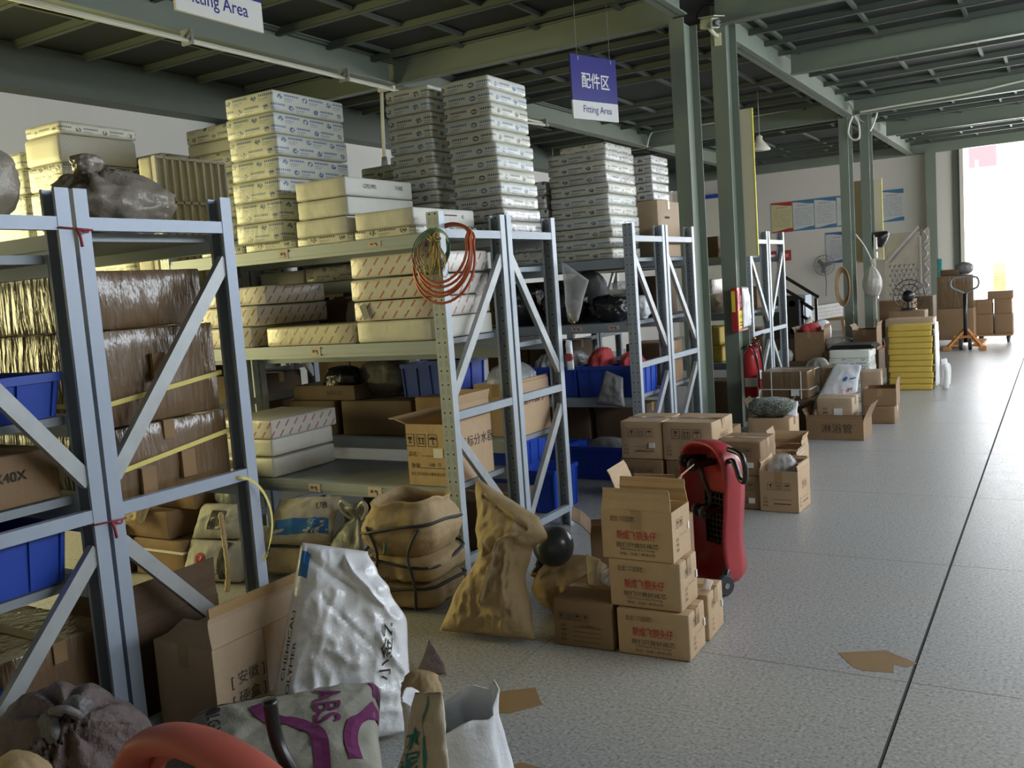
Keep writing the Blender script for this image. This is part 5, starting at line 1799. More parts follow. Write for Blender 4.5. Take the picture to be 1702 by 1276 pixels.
tube(bm, arch, [.044 if i < 14 else .034 for i in range(len(arch))], 12)
for v in bm.verts:
    v.co.y = v.co.y * 1.7
done(bm, 'frame', 'orange_plastic', t, True)
bm = bmesh.new()
tube(bm, spline([(-.30, .01, .40), (-.22, .01, .49), (-.08, .012, .518), (.08, .012, .495), (.2, .012, .43)], 6), [.02] * 25, 8)
done(bm, 'inner_lip', 'orange_plastic', t, True)
bm = bmesh.new()
tube(bm, spline([(.05, .11, .630), (.065, .11, .52), (.14, .10, .40), (.12, .06, .33), (.03, .04, .345), (-.02, .03, .35)], 6), .0175, 12)
done(bm, 'handle', 'black_plastic', t, True)
bm = bmesh.new()
lathe(bm, [(.02, -.012), (.028, -.006), (.028, .006), (.02, .012)], 16, Matrix.Translation((-.255, -.055, .44)) @ Matrix.Rotation(PI / 2, 4, 'X'))
done(bm, 'grip_knob', 'grey_bin', t)
bx('base', -.36, .37, -.09, .10, .0, .03, 'orange_plastic', t, .01)
bm = bmesh.new()
tube(bm, spline([(.12, .06, .33), (.13, .05, .18), (.13, .04, .03)], 5), .0175, 10)
done(bm, 'handle_stem', 'black_plastic', t, True)

# floor marks
patch('brown tape remnant on the floor in front of the kraft bag', [(-2.02, 2.83), (-1.88, 2.93), (-1.80, 2.99), (-1.73, 2.90), (-1.70, 2.87), (-1.78, 2.76), (-1.93, 2.72)], 'stain_brown')
patch('brown tape remnant on the floor beside the white woven sack', [(-1.66, 2.34), (-1.56, 2.47), (-1.42, 2.46), (-1.38, 2.38), (-1.45, 2.30)], 'stain_brown')
patch('arrow shaped brown stain beside the wide floor joint', [(-.72, 3.62), (-.80, 3.74), (-.63, 3.83), (-.50, 3.74), (-.53, 3.69), (-.58, 3.70), (-.57, 3.62), (-.68, 3.60)], 'stain_brown')
p, sf, nr = pillow('film_scrap', (-2.33, 2.90, .006), (-2.20, 2.95, .006), (-2.24, 2.99, .03), (-2.33, 3.02, .11), .01, 'sack_maroon', None, seed=103, wr=.012, n=14)
tag(p, 'purple plastic scrap on the floor between the white sack and the kraft bag', 'scrap')

# ================================================================== SIGNS, CABLES, FITTINGS
def hang_sign(label, left, dirv, w, z0, h, split, zh, big, tx=.53):
    t = thing('hanging_sign', label, 'sign', (left[0], left[1], z0), math.atan2(dirv[1], dirv[0]))
    bx('blue_panel', 0, w, 0, .018, split, h, 'sign_blue', t)
    bx('white_panel', 0, w, 0, .018, 0, split, 'sign_white', t)
    letter(t, zh, h * .26, (w * .52, -.0015, split + (h - split) * .46), (1, 0, 0), (0, 0, 1), 'sign_white', bold=.012, sx=.85)
    letter(t, 'Fitting Area', big, (w * tx, -.0015, split * .52), (1, 0, 0), (0, 0, 1), 'sign_blue', bold=.006, sx=.90)
    for x in (w * .16, w * .88):
        bm = bmesh.new()
        tube(bm, [(x, .009, h - .02), (x, .009, 4.10 - z0)], .0022, 5)
        done(bm, 'wire', 'grey_bin', t)
        bx('clip', x - .008, x + .008, -.003, .021, h - .045, h - .012, 'grey_bin', t)
    return t


hang_sign('blue and white hanging sign in front of the first green column', (-3.70, 7.5), (.31, .951), .592, 3.03, .56, .162, '配件区', .088)
hang_sign('hanging sign cut off by the top edge of the picture, white part with blue lettering', (-4.1, 3.56), (0, 1), .64, 3.20, .62, .172, '配件区', .108, .46)

t = thing('conduit', 'pair of cream conduit pipes under the left roof beam with a down-pipe', 'pipe', (0, 0, 0))
for k, (x, z) in enumerate(((-6.36, 3.875), (-6.31, 3.845))):
    bm = bmesh.new()
    tube(bm, [(x, 1.5, z), (x - .02, 5.0, z), (x - .04, 8.5, z + .005)], .017, 8)
    done(bm, 'pipe', 'cream_pipe', t, True)
bm = bmesh.new()
tube(bm, [(-6.52, 8.42, 3.88), (-6.545, 8.42, 3.50), (-6.56, 8.42, 3.14)], .020, 8)
done(bm, 'down_pipe', 'cream_pipe', t, True)
bx('elbow', -6.56, -6.34, 8.40, 8.44, 3.86, 3.90, 'cream_pipe', t)
bm = bmesh.new()
tube(bm, [(-6.56, 8.42, 3.15), (-6.56, 8.42, 3.03)], [.03, .045], 10)
done(bm, 'pipe_socket', 'grey_bin', t, True)
for y in (3.2, 5.6, 7.6):
    bx('clip', -6.42, -6.29, y - .01, y + .01, 3.82, 3.95, 'grey_bin', t)
t = thing('conduit', 'cream conduit pair under the roof beam beyond the blue sign', 'pipe', (0, 0, 0))
for k, (x, z) in enumerate(((-6.38, 3.90), (-6.34, 3.87))):
    bm = bmesh.new()
    tube(bm, spline([(x, 8.8, z), (x, 10.5, z - .06 * k), (x, 12.0, z)], 8), .018, 8)
    done(bm, 'pipe', 'cream_pipe', t, True)
bx('clip', -6.42, -6.31, 11.9, 11.95, 3.85, 3.95, 'grey_bin', t)
bx('clip', -6.42, -6.31, 8.85, 8.9, 3.85, 3.95, 'grey_bin', t)
cb = bmesh.new()
A1, B1 = AT(1180, 205, 15.9), AT(1380, 168, 15.9)
tube(cb, spline([AT(1075, 245, 15.9), AT(1082, 222, 15.9), AT(1100, 216, 15.9), A1, AT(1290, 186, 15.9), B1], 6), .016, 7)
tag(done(cb, 'cable', 'cable_white', smooth=True), 'cream cable run along the far left roof beam', 'cable')
cb = bmesh.new()
tube(cb, spline([(-2.75, 15.82, 3.97), (-2.1, 15.82, 3.985), (-1.2, 15.82, 4.0), (-.5, 15.82, 4.06), (.4, 15.82, 4.12)], 8), .016, 7)
tag(done(cb, 'cable', 'cable_white', smooth=True), 'cream cable sagging along the roof beam towards the open door', 'cable')
t = thing('cable_loop', 'white cable loops hanging between the two far columns', 'cable', (0, 0, 0))
for pts in ([(1400, 161), (1412, 172), (1418, 188), (1412, 205), (1410, 222), (1418, 232), (1428, 228), (1427, 205), (1420, 190), (1424, 168)], [(1443, 168), (1455, 170), (1458, 185), (1452, 205), (1446, 218)]):
    bm = bmesh.new()
    tube(bm, spline([AT(x, y, 16.0 if x < 1440 else 16.9) for x, y in pts], 6), .016, 7)
    done(bm, 'cable', 'cable_white', t, True)

t = thing('security_camera', 'cream security camera on the second green column under the roof', 'camera', (-2.89, 9.16, 3.80))
bx('wall_plate', -.035, .035, -.012, 0, 0, .12, 'cream_camera', t, .003)
bm = bmesh.new()
tube(bm, spline([(0, -.012, .09), (-.02, -.06, .11), (-.05, -.09, .16)], 5), .02, 10)
done(bm, 'bracket_arm', 'cream_camera', t, True)
mt = Matrix.Translation((-.05, -.10, .20)) @ Matrix.Rotation(-42 * D2R, 4, 'Z') @ Matrix.Rotation(12 * D2R, 4, 'Y')
bm = bmesh.new()
box(bm, -.10, .13, -.05, .05, -.045, .05, mt)
bmesh.ops.bevel(bm, geom=bm.edges[:], offset=.008, segments=2, affect='EDGES')
done(bm, 'housing', 'cream_camera', t)
bm = bmesh.new()
box(bm, -.12, .19, -.06, .06, .055, .066, mt)
done(bm, 'sun_hood', 'cream_camera', t)
bm = bmesh.new()
lathe(bm, [(.034, 0), (.036, .02), (.036, .05), (.026, .052)], 18, mt @ Matrix.Translation((.128, 0, 0)) @ Matrix.Rotation(PI / 2, 4, 'Y'))
done(bm, 'lens', 'black_plastic', t)
bm = bmesh.new()
tube(bm, spline([(-.10, -.09, .21), (-.17, -.05, .24), (-.2, .0, .34), (-.10, -.02, .40), (.02, -.02, .38)], 6), .008, 6)
done(bm, 'lead', 'black_rubber', t, True)


def extinguisher(label, loc, rz, r=.072, h=.50):
    t = thing('fire_extinguisher', label, 'fire extinguisher', loc, rz, 'fire extinguishers at the column')
    bm = bmesh.new()
    lathe(bm, [(r * .92, 0), (r, .012), (r, h * .80), (r * .92, h * .87), (r * .6, h * .93), (r * .32, h * .96), (r * .30, h)], 24)
    done(bm, 'cylinder', 'red_paint', t, True)
    bm = bmesh.new()
    lathe(bm, [(.020, h), (.024, h + .01), (.02, h + .035), (.012, h + .04)], 14)
    done(bm, 'valve', 'brass', t)
    bm = bmesh.new()
    tube(bm, [(0, 0, h + .03), (.05, 0, h + .05), (.10, 0, h + .07)], .008, 6)
    tube(bm, [(0, 0, h + .015), (.05, 0, h + .02), (.09, 0, h + .018)], .007, 6)
    done(bm, 'lever', 'black_plastic', t, True)
    bm = bmesh.new()
    tube(bm, spline([(0, -.02, h + .02), (.04, -.07, h - .02), (.075, -.035, h * .6), (.076, -.03, h * .2)], 6), .009, 8)
    done(bm, 'hose', 'black_rubber', t, True)
    lab = bmesh.new()
    lathe(lab, [(r + .0012, h * .22), (r + .0012, h * .40)], 24)
    bmesh.ops.delete(lab, geom=[v for v in lab.verts if v.co.y > -.02], context='VERTS')
    done(lab, 'label', 'paper_label', t)
    bx('wall_hook', -.012, .012, r * .2, r + .05, h * .90, h * .96, 'grey_bin', t)
    return t


extinguisher('red fire extinguisher hung at the column foot, nearer of the two', (-2.715, 9.17, .31), .3)
extinguisher('red fire extinguisher hung at the column foot, farther of the two', (-2.735, 9.40, .36), .3)
t = thing('fire_notice', 'red and yellow fire notice board on the column above the extinguishers', 'sign', (-2.80, 9.20, .98))
bx('board', -.012, .002, -.10, .22, 0, .44, 'red_paint', t)
bx('border', -.016, -.012, -.085, .2, .03, .41, 'sign_white', t)
for z0, z1, m_ in ((.23, .41, 'red_paint'), (.03, .21, 'yellow_paint')):
    bx('field', .002, .0045, -.085, .06, z0, z1, m_, t)
letters(t, [('火警', -.01, .33, .07, .8), ('119', -.01, .26, .05, 1)], (.0052, 0, 0), (0, 1, 0), (0, 0, 1), 'sign_white')
letters(t, [('灭火器', -.01, .15, .045, .8), ('#', -.01, .09, (.10, .012), 1), ('#', -.01, .06, (.10, .012), 1)], (.0052, 0, 0), (0, 1, 0), (0, 0, 1), 'ink_red')
bx('front_board', -.06, -.014, -.112, -.10, 0, .44, 'red_paint', t)
bx('front_field', -.055, -.018, -.1135, -.112, .20, .41, 'yellow_paint', t)
p, sf, nr = pillow('notice_wrap', (.012, .02, .02), (.03, .24, .03), (.02, .23, .43), (.012, .02, .45), .04, 'film_white', t, seed=111, wr=.02, n=16, f=9)

for (x0, x1, y, z0, z1, lb) in ((-3.06, -2.685, 9.524, 1.73, 3.22, 'tall cream board with yellow edges behind the extinguisher column'), (-3.22, -2.68, 17.305, 1.62, 3.02, 'tall cream board with yellow edges behind the farther column pair')):
    t = thing('notice_board', lb, 'board', ((x0 + x1) / 2, y, z0))
    w = x1 - x0
    bx('panel', -w / 2 + .012, w / 2 - .012, 0, .016, 0, z1 - z0, 'cream_panel', t)
    bx('edge_strip', -w / 2, -w / 2 + .012, -.002, .018, 0, z1 - z0, 'yellow_paint', t)
    bx('edge_strip', w / 2 - .012, w / 2, -.002, .018, 0, z1 - z0, 'yellow_paint', t)

t = thing('pendant_lamp', 'enamel pendant lamp with conical shade hanging behind the extinguisher column', 'lamp', (-3.86, 14.0, 3.36))
bm = bmesh.new()
lathe(bm, [(.155, 0), (.15, .02), (.085, .10), (.045, .15), (.045, .20), (.02, .22)], 26)
done(bm, 'shade', 'cream_pipe', t, True)
bm = bmesh.new()
tube(bm, [(0, 0, .22), (0, 0, .865)], .008, 6)
done(bm, 'cord', 'grey_bin', t)

# far wall posters
YW = 23.236


def poster(label, x, z, m_, w=.5, h=.73):
    t = thing('poster', label, 'poster', (x, YW, z))
    o = bx('sheet', -w / 2, w / 2, -.006, .006, 0, h, m_, t)
    return t


poster('red and yellow notice poster, first in the row on the far wall', -5.935, 2.48, 'poster_red', .51)
poster('blue bordered notice, second in the row on the far wall', -5.41, 2.485, 'poster_blue')
poster('blue bordered notice, third in the row on the far wall', -4.895, 2.49, 'poster_blue')
poster('blue bordered notice partly behind the far column, fourth in the row', -4.375, 2.49, 'poster_blue')
poster('blue bordered notice right of the far columns, above the steel panels', -3.385, 2.50, 'poster_blue')
poster('pale blue notice below the row of posters, behind the wall fan', -4.60, 1.64, 'poster_grey', .62)
t = thing('small_sign', 'small red sign on the far wall left of the wall fan', 'sign', (-5.99, YW, 1.78))
bx('plate', -.24, .24, -.006, .006, 0, .26, 'red_paint', t)
letters(t, [('禁止吸烟', 0, .13, .10, .95)], (0, -.0075, 0), (1, 0, 0), (0, 0, 1), 'sign_white')
t = thing('small_sign', 'orange gridded sign between the far columns', 'sign', (-4.03, YW, 1.60))
bx('plate', -.15, .15, -.006, .006, 0, .27, 'orange_sign', t)
for x in (-.07, .07):
    for z in (.07, .2):
        bx('field', x - .05, x + .05, -.009, -.006, z - .045, z + .045, 'yellow_box', t)
t = thing('wall_fan', 'round wire guarded wall fan on the far wall', 'fan', (-4.93, 23.05, 1.60))
for r, y in ((.24, 0), (.235, .05), (.16, -.03), (.08, -.045)):
    bm = bmesh.new()
    tube(bm, [(r * math.cos(a), y, r * math.sin(a)) for a in [2 * PI * i / 32 for i in range(32)]], .005, 5, closed=True)
    done(bm, 'guard_ring', 'grey_bin', t, True)
bm = bmesh.new()
for i in range(16):
    a = 2 * PI * i / 16
    tube(bm, [(0, -.05, 0), (.12 * math.cos(a), -.042, .12 * math.sin(a)), (.24 * math.cos(a), 0, .24 * math.sin(a))], .003, 4)
done(bm, 'guard_wires', 'grey_bin', t)
for i in range(3):
    a = 2 * PI * i / 3 + .3
    bm = bmesh.new()
    bar(bm, (.03 * math.cos(a), .01, .03 * math.sin(a)), (.19 * math.cos(a), .02, .19 * math.sin(a)), .09, .006, (0, 1, .3))
    done(bm, 'blade', 'grey_bin', t)
bm = bmesh.new()
lathe(bm, [(.05, -.02), (.055, .03), (.05, .12), (.03, .18)], 16, Matrix.Rotation(-PI / 2, 4, 'X'))
done(bm, 'motor', 'grey_bin', t, True)
bm = bmesh.new()
tube(bm, [(0, .05, -.05), (.02, .08, -.40), (.0, .1, -.75)], .008, 5)
done(bm, 'lead', 'black_rubber', t, True)

# stair railing
t = thing('stair_railing', 'black metal stair railing left of the far columns', 'railing', (0, 0, 0))
for a, b in (((1296, 455), (1361, 494)), ((1296, 476), (1337, 500)), ((1330, 500), (1352, 514)), ((1332, 524), (1346, 533))):
    bm = bmesh.new()
    bar(bm, AT(*a, 13.9), AT(*b, 13.9), .03, .045)
    done(bm, 'rail', 'black_plastic', t)
for a in ((1356, 495), (1333, 500), (1300, 460)):
    P = AT(*a, 13.9)
    bm = bmesh.new()
    bar(bm, P, (P.x, P.y, 0.0), .04, .03, (0, 1, 0))
    done(bm, 'baluster', 'black_plastic', t)
t = thing('speaker_cabinet', 'black cabinet with round fittings behind the stair railing', 'cabinet', AT(1307, 540, 14.3) * Vector((1, 1, 0)) if False else (AT(1307, 540, 14.3).x, 14.3, 0.5))
bx('body', -.26, .20, 0, .4, 0, .66, 'black_plastic', t, .01)
bx('side_board', .20, .30, 0, .4, 0, .66, 'rack_steel', t)
for z in (.12, .54):
    bm = bmesh.new()
    lathe(bm, [(.06, -.02), (.05, .0)], 16, Matrix.Translation((.1, 0, z)) @ Matrix.Rotation(PI / 2, 4, 'X'))
    done(bm, 'round_cap', 'stainless', t)
bx('plinth', -.26, .30, 0, .4, -.5, 0, 'card_dark', t)

# aisle row further back
for k in range(6):
    wbox('white flat carton in the low stack behind the shower-hose carton, %s' % (ORD[5 - k] if k else 'bottom one'), -2.335 + .006 * (k % 2), -1.895 + .006 * (k % 2), 11.0, 11.42, .003 + .10 * k, .101 + .10 * k, 'white_blue' if k < 5 else 'stone_white', 'low white flat stack', r=.008, bulge=.002, name='flat_carton')
t = thing('glass_sheets', 'dark glass sheets lying on the low white flat stack', 'glass', (-2.10, 11.24, .608))
for k in range(3):
    bx('sheet', -.25 + .02 * k, .27 - .02 * k, -.2, .2, .0155 * k, .0155 * k + .012, 'black_plastic', t, .002)
for k in range(11):
    wbox('yellow flat carton in the yellow stack at the aisle edge, %s' % (ORD[10 - k] if k else 'bottom one'), -1.845 + .007 * (k % 3), -1.355 + .007 * (k % 3), 12.0, 12.40, .003 + .072 * k, .073 + .072 * k, 'yellow_box', 'yellow stack', r=.01, bulge=.004, name='yellow_carton')
bx_ = carton('tall pale carton behind the yellow stack', .56, .36, .84, (-1.66, 12.64, .003), 0, 'card_pale')
t = thing('film_wrap', 'white film wrap down the right side of the yellow stack', 'film', (-1.318, 12.2, .0))
pillow('film', (0, -.18, .02), (.0, .18, .02), (.0, .18, .80), (0, -.18, .82), .03, 'film_white', t, seed=115, wr=.015, n=16, f=9)
for k, (x, y) in enumerate(((-1.25, 12.35), (-1.22, 12.1), (-1.24, 12.52))):
    bm = bmesh.new()
    tube(bm, spline([(x, y, .004), (x + .01, y, .2), (x - .01, y, .34 - .04 * k)], 5), .035, 10)
    tag(done(bm, 'paper_tube', 'rope_white', smooth=True), 'white tube standing right of the yellow stack, %s of three' % ('middle', 'nearest', 'farthest')[k], 'tube', 'white tubes by the yellow stack')


def heap(specs, mat='card_mid'):
    for (lb, px0, px1, pyt, pyb, Y, d, mt, op) in specs:
        a, b = AT(px0, pyb, Y), AT(px1, pyb, Y)
        top = AT((px0 + px1) / 2, pyt, Y).z
        z0 = a.z
        if z0 < .25:
            z0 = .003
        w = b.x - a.x
        carton(lb, w, d, top - z0, ((a.x + b.x) / 2, Y + d / 2, z0), 0, mt, opened=op, flaps={'right': (.1, 12), 'left': (.08, 30)} if op else None)


heap([('wide dark carton at the bottom of the heap by the far columns', 1290, 1368, 600, 640, 13.0, .5, 'card_dark', False),
      ('dark carton at the bottom of the heap, below the heaped cartons right', 1372, 1462, 583, 640, 13.0, .5, 'card_dark', False)])
P = AT(1325, 600, 13.0).z
heap([('open brown carton with red cloth inside, on the heap by the far columns', 1322, 1371, 552, 602, 13.05, .42, 'card_mid', True),
      ('brown carton with folded lid on the heap between the far columns', 1418, 1458, 548, 584, 13.05, .40, 'card_mid', True),
      ], 'card_mid')
for (lb, cat, nm, px, py, rx, h, mt, Y, sd) in (
        ('bright red cloth in the open carton on the heap', 'cloth', 'cloth_bundle', 1348, 562, .13, .22, 'red_cloth', 13.25, 121),
        ('white bag in sunlight on the heap left of the far column', 'bag', 'plastic_bag', 1368, 572, .12, .36, 'film_white', 13.8, 122),
        ('pale green film bag on the heap between the two cartons', 'bag', 'plastic_bag', 1395, 583, .19, .20, 'film_pale', 13.2, 123),
        ('small pale bag left of the open heap carton', 'bag', 'plastic_bag', 1306, 603, .11, .20, 'film_pale', 13.1, 124)):
    A = AT(px, py, Y)
    bag_thing(nm, lb, cat, A, rx, .14, h, mt, seed=sd, wr=.12, f=9)
carton('brown carton under the white bag behind the heap', .5, .4, AT(1368, 572, 13.8).z - .004, (AT(1372, 572, 13.8).x, 13.85, .003), 0, 'card_mid')
bm = bmesh.new()
tube(bm, spline([AT(1326, 553, 13.3), AT(1338, 540, 13.2), AT(1349, 527, 13.2)], 4), .03, 8)
tag(done(bm, 'white_pipe', 'cream_pipe', smooth=True), 'white pipe sticking out of the open heap carton', 'pipe')
for k, (px, py) in enumerate(((1366, 640), (1462, 640))):
    pass
t = thing('plant_offcuts', 'pale green plastic fittings spilling left of the low white stack', 'fittings', (AT(1366, 640, 10.6).x, 10.6, 0))
for k in range(16):
    rn = random.Random(400 + k)
    bm = bmesh.new()
    c = Vector((rn.uniform(-.1, .1), rn.uniform(-.12, .12), .05 + .022 * k))
    tube(bm, [c, c + Vector((rn.uniform(-.06, .06), rn.uniform(-.05, .05), rn.uniform(.02, .07)))], .02, 7)
    done(bm, 'fitting', 'cream_pipe', t, True)
bx('tray', -.15, .15, -.16, .16, 0, .05, 'card_dark', t)
wl = thing('hanging_bundle', 'greyish wrapped bundle hanging on the far column', 'bundle', (-2.72, 16.30, 1.02))
bag('bundle', (0, 0, 0), .16, .14, .62, 'film_pale', wl, seed=131, style='tied', wr=.08)
bm = bmesh.new()
tube(bm, spline([(0, 0, .6), (-.12, .06, .85), (-.255, .08, 1.05)], 5), .012, 6)
done(bm, 'cord', 'rope_white', wl, True)

heap([('brown carton in the far row left of the black fan', 1462, 1518, 499, 533, 15.2, .5, 'card_mid', False),
      ('brown carton under the black fan in the far row', 1478, 1538, 517, 560, 14.6, .4, 'card_mid', False),
      ('dark tall carton right of the black fan', 1523, 1553, 492, 600, 15.75, .45, 'card_dark', False)])
carton('low carton holding up the far row cartons', .62, .55, AT(1478, 560, 14.6).z - .004, (AT(1506, 560, 14.6).x, 14.85, .003), 0, 'card_dark')
carton('lower carton holding up the far left carton', .46, .46, .664, (-2.22, 15.45, .003), 0, 'card_dark')
zz = AT(1478, 517, 14.6).z
t = thing('desk_fan', 'black fan head with wire guard standing on the far row cartons', 'fan', (AT(1510, 517, 14.75).x, 14.78, zz + .002))
bm = bmesh.new()
lathe(bm, [(.12, 0), (.11, .02), (.03, .03), (.02, .14)], 18)
done(bm, 'base', 'black_plastic', t)
bm = bmesh.new()
lathe(bm, [(.03, -.1), (.08, -.06), (.09, .02), (.06, .1)], 16, Matrix.Translation((0, 0, .2)) @ Matrix.Rotation(PI / 2, 4, 'X'))
done(bm, 'motor', 'black_plastic', t, True)
for r in (.22, .15):
    bm = bmesh.new()
    tube(bm, [(r * math.cos(a), .1, .22 + r * math.sin(a)) for a in [2 * PI * i / 28 for i in range(28)]], .006, 5, closed=True)
    done(bm, 'guard_ring', 'black_plastic', t, True)
bm = bmesh.new()
for i in range(12):
    a = 2 * PI * i / 12
    tube(bm, [(0, .1, .22), (.22 * math.cos(a), .1, .22 + .22 * math.sin(a))], .004, 4)
done(bm, 'guard_wires', 'black_plastic', t)
extra = thing('fire_bucket', 'dark red bucket beside the far row cartons', 'bucket', (AT(1463, 545, 14.9).x, 14.4, 0.003))
bm = bmesh.new()
lathe(bm, [(.10, 0), (.14, .34), (.15, .35), (.13, .35)], 20)
done(bm, 'pail', 'red_paint', extra, True)
bm = bmesh.new()
tube(bm, spline([(-.14, 0, .34), (-.1, 0, .45), (.1, 0, .45), (.14, 0, .34)], 5), .006, 6)
done(bm, 'handle', 'grey_bin', extra)

# stainless panels leaning on the far wall
t = thing('steel_door_panel', 'stainless door panel with quilted diamonds leaning by the far wall', 'panel', (-3.06, 22.4, .0))
bx('sheet', -.36, .34, 0, .03, .02, 2.2, 'stainless', t)
for i in range(6):
    for j in range(9):
        x, z = -.27 + .1 * i + (.05 if j % 2 else 0), .62 + .105 * j
        if x > .28:
            continue
        bm = bmesh.new()
        v = [bm.verts.new(p) for p in ((x - .05, 0, z), (x, 0, z + .052), (x + .05, 0, z), (x, 0, z - .052), (x, -.035, z))]
        for a, b in ((0, 1), (1, 2), (2, 3), (3, 0)):
            bm.faces.new((v[a], v[b], v[4]))
        bm.faces.new((v[3], v[2], v[1], v[0]))
        done(bm, 'diamond', 'stainless', t)
for x in (-.37, .35):
    bx('stile', x - .02, x + .02, -.03, .03, .02, 2.1 if x > 0 else 1.75, 'stainless', t)
for k in range(4):
    bx('moulding', -.33, .31, -.03, 0, 1.66 + .12 * k, 1.72 + .12 * k, 'stainless', t)
t = thing('stainless_sheet', 'plain stainless panel with swirled relief right of the quilted one', 'panel', (-2.60, 22.6, 0))
bx('sheet', -.10, .22 - .26 + .1, 0, .03, .02, 2.25, 'stainless', t)
for k in range(5):
    bm = bmesh.new()
    tube(bm, spline([(-.08, -.01, .5 + .36 * k), (.02, -.02, .62 + .36 * k), (-.05, -.015, .75 + .36 * k), (.04, -.01, .84 + .36 * k)], 5), .014, 6)
    done(bm, 'relief', 'stainless', t, True)
bm = bmesh.new()
bar(bm, (-3.40, 22.2, 1.55), (-2.72, 22.3, 2.30), .03, .05)
o = done(bm, 'steel_bar', 'stainless', bpy.data.objects['steel_door_panel'], loc=(3.06, -22.4, 0))
t = thing('wall_lamp', 'dark cone lamp on a bracket beside the second far column', 'lamp', (-2.66, 17.15, 2.02))
bm = bmesh.new()
lathe(bm, [(.16, -.12), (.10, 0), (.04, .1)], 20, Matrix.Rotation(60 * D2R, 4, 'Y') @ Matrix.Rotation(20 * D2R, 4, 'X'))
done(bm, 'shade', 'black_plastic', t, True)
bx('bracket', -.16, 0, -.02, .02, -.03, .02, 'black_plastic', t)
t = thing('teal_bundle', 'teal and white striped bundle hanging beside the farthest column', 'bundle', (-2.38, 22.95, .75))
for k in range(9):
    bx('stripe', -.05, .05, -.04, .04, .09 * k, .09 * k + .085, 'ink_teal' if k > 4 else ('rope_white' if k % 2 else 'ink_blue'), t, .02)
bx('hanger', -.06, -.03, -.01, .01, .8, 1.2, 'grey_bin', t)
t = thing('switch_string', 'white sockets and lead running down the second far column', 'socket', (-2.79, 17.0, .9))
for k, z in enumerate((.05, .22, .75, .9, 1.0)):
    bx('socket', -.0, .05, -.05, .05, z, z + .11, 'cable_white', t, .008)
bx('lead', -.004, .012, -.006, .006, -.3, 1.15, 'cable_white', t)

# pallet jack with cartons by the door
t = thing('pallet_jack', 'hand pallet jack with looped handle in front of the door cartons', 'pallet jack', (-1.42, 17.3, 0))
for s in (-1, 1):
    bm = bmesh.new()
    bar(bm, (s * .02, .05, .34), (s * .26, -.18, .06), .06, .03, (0, 0, 1))
    done(bm, 'leg', 'jack_orange', t)
    bx('fork', s * .19 - .08, s * .19 + .08, -.16, 1.0, .06, .10, 'jack_orange', t, .008)
    wheel(t, (s * .07, -.05, .09), .09, .05, 'x')
    bx('toe', s * .27 - .06, s * .27 + .06, -.24, -.12, .003, .07, 'jack_orange', t, .006)
bx('axle_bar', -.18, .18, -.06, -.02, .20, .24, 'jack_orange', t)
bm = bmesh.new()
tube(bm, [(0, 0, .12), (0, .02, .55), (0, .04, .95)], .032, 10)
done(bm, 'pump_shaft', 'black_plastic', t, True)
bm = bmesh.new()
tube(bm, spline([(0, .04, .94), (-.10, .02, 1.0), (-.20, 0, 1.06), (-.21, 0, 1.17), (-.16, 0, 1.22), (.0, 0, 1.225), (.16, 0, 1.22), (.21, 0, 1.17), (.20, 0, 1.06), (.10, .02, 1.0), (0, .04, .94)], 5), .018, 8)
done(bm, 'handle_loop', 'grey_bin', t, True)
bx('spacer', -.25, .25, .2, .9, .10, .112, 'wood_crate', t)
Yd = 17.95
carton('large brown carton on the pallet forks, below the film-wrapped one', .60, .55, .555, (-1.64, Yd + .3, .114), 0, 'card_mid')
carton('film-wrapped brown carton on the large one by the door', .58, .52, .58, (-1.63, Yd + .3, .672), 0, 'card_wrap')
carton('small flat carton on the film-wrapped one by the door', .30, .3, .10, (-1.72, Yd + .3, 1.256), 0, 'card_dark')
bag_thing('cloth_bundle', 'dark cloth bundle on the film-wrapped carton by the door', 'bundle', (-1.50, Yd + .3, 1.256), .14, .14, .22, 'bag_grey', seed=141)
t = thing('flat_trolley', 'low flat trolley under the cartons at the door edge', 'trolley', (-1.06, Yd + .82, 0))
bx('platform', -.30, .30, -.3, .3, .12, .15, 'wood_crate', t)
for sx in (-.22, .22):
    for sy in (-.2, .2):
        wheel(t, (sx, sy, .06), .06, .04, 'x')
        bx('caster_fork', sx - .03, sx + .03, sy - .02, sy + .02, .06, .12, 'grey_bin', t)
for k, (x, z, w, h, lb) in enumerate(((-1.18, .152, .28, .36, 'lower left carton on the low trolley at the door edge'), (-.88, .152, .29, .36, 'lower right carton on the low trolley at the door edge'),
                                      (-1.19, .514, .27, .26, 'upper left carton on the low trolley at the door edge'), (-.89, .514, .28, .26, 'upper right carton on the low trolley at the door edge'), (-.93, .776, .40, .14, 'topmost carton on the low trolley at the door edge'))):
    carton(lb, w, .5, h, (x * 1.028, Yd + .82, z), 0, 'card_mid')

# stock on the rack behind the extinguisher column
P = AT(1183, 428, 9.75)
carton('dark carton on the top shelf between the two green columns', .22, .4, .22, (P.x, 9.85, 1.752), 0, 'card_dark')
P = AT(1183, 460, 9.75)
wbox('white and red printed carton between the green columns', P.x - .12, P.x + .03, 9.66, 10.1, 1.36, 1.52, 'red_print', r=.01)
bag_thing('kraft_bag', 'crumpled pale bag under the red printed carton between the columns', 'bag', (P.x + .02, 9.85, 1.153), .15, .14, .20, 'kraft_pale', seed=151, wr=.12)
P = AT(1187, 575, 9.75)
wbox('yellow carton on the lower shelf between the columns, lower', P.x - .16, P.x + .12, 9.66, 10.1, .623, .80, 'yellow_box', name='yellow_carton')
wbox('yellow carton on the lower shelf between the columns, upper', P.x - .16, P.x + .10, 9.66, 10.1, .803, 1.00, 'yellow_box', name='yellow_carton')
carton('dark carton on the floor between the columns behind the cartons', .4, .4, .40, (P.x - .05, 9.9, .003), 0, 'card_dark')
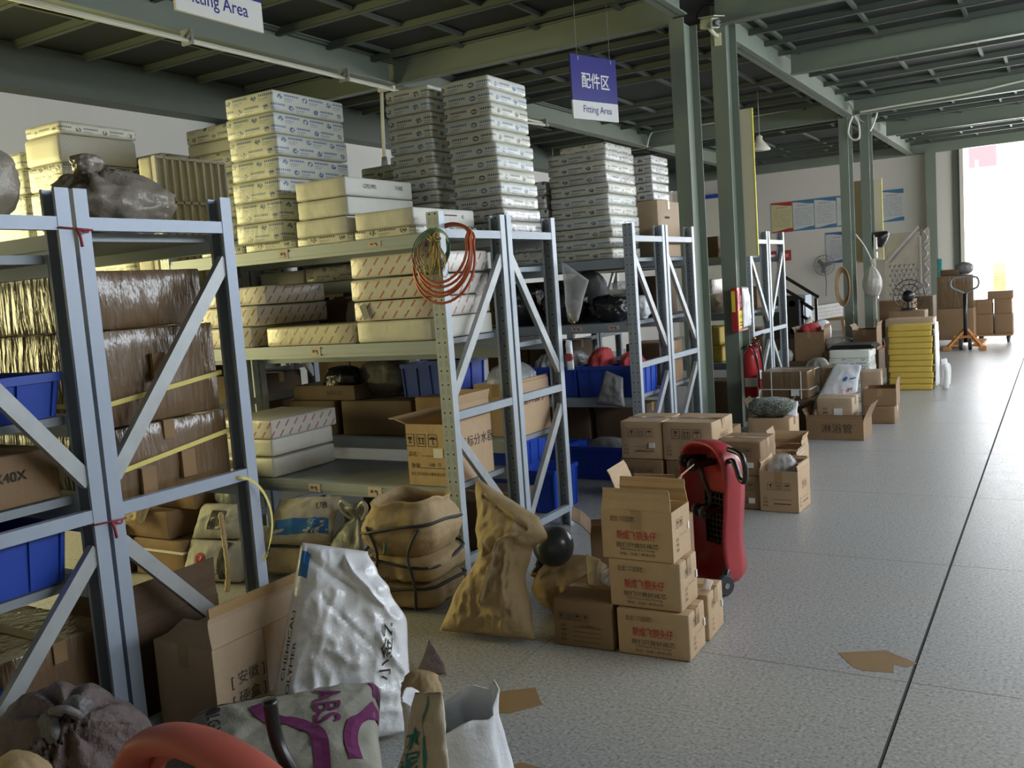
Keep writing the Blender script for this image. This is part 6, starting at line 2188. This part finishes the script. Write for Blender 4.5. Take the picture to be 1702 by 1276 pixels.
carton('brown carton on the far rack beside the stairs', .35, .4, .30, (-3.1, 10.62, .623), 0, 'card_mid')
carton('brown carton on the far rack middle shelf', .35, .4, .25, (-3.15, 10.62, 1.153), 0, 'card_mid')

# clutter behind the railing
for k in range(4):
    a, b = AT(1322, 512 - 4 * k, 17.6), AT(1392, 489 - 4 * k, 19.5)
    bm = bmesh.new()
    z = .55 + .07 * k
    bar(bm, (a.x, 17.6, z + .035), (b.x, 19.5, z + .035), .20, .066)
    tag(done(bm, 'plank', 'plank_grey'), 'long grey board behind the stair railing, %s of four' % ('lowest', 'second lowest', 'second highest', 'highest')[k], 'board', 'grey boards behind the railing')
for yy in (17.9, 19.2):
    q = (yy - 17.6) / 1.9
    x = AT(1322, 512, 17.6).x * (1 - q) + AT(1392, 489, 19.5).x * q
    tr = thing('trestle', 'low wooden trestle under the grey boards, %s end' % ('near' if yy < 18 else 'far'), 'trestle', (x, yy, 0))
    bx('top_rail', -.25, .25, -.04, .04, .48, .546, 'wood_crate', tr)
    for s_ in (-1, 1):
        bm = bmesh.new()
        bar(bm, (s_ * .2, 0, .50), (s_ * .25, 0, .0), .06, .05, (0, 1, 0))
        done(bm, 'leg', 'wood_crate', tr)
t = thing('rope_coil', 'brown rope coil hanging on the near side of the far column', 'rope', (-3.06, 15.97, 1.22))
for k in range(5):
    bm = bmesh.new()
    R_ = .14 + .012 * k
    tube(bm, [(-.06 + R_ * .6 * math.cos(a), -.012 * k, R_ * 1.7 * math.sin(a)) for a in [2 * PI * i / 26 for i in range(26)]], .011, 6, closed=True)
    done(bm, 'rope_loop', 'wood_crate', t, True)
bx('hook', -.05, -.01, .0, .085, .23, .25, 'grey_bin', t)
for (lb, px, py, Y, rx, h, mt, sd) in (('brown bag on the floor right of the heap, behind the yellow stack', 1470, 640, 12.75, .0, 0, 'kraft', 0),):
    pass
bag_thing('kraft_bag', 'slumped brown bag leaning at the right of the low white flat stack', 'bag', (AT(1462, 640, 12.1).x - .12, 11.75, .003), .11, .13, .42, 'kraft', seed=161, wr=.1, fine=.02)
bag_thing('plastic_bag', 'dull film bag low in the heap left of the white flat stack', 'bag', (AT(1358, 640, 11.6).x, 11.7, .003), .15, .15, .45, 'film_pale', seed=162, wr=.1, fine=.02)
bag_thing('plastic_bag', 'grey film bag between the string-bound carton and the heap', 'bag', (-2.53, 10.3, .003), .16, .16, .40, 'film_grey', seed=163, wr=.1, fine=.02)
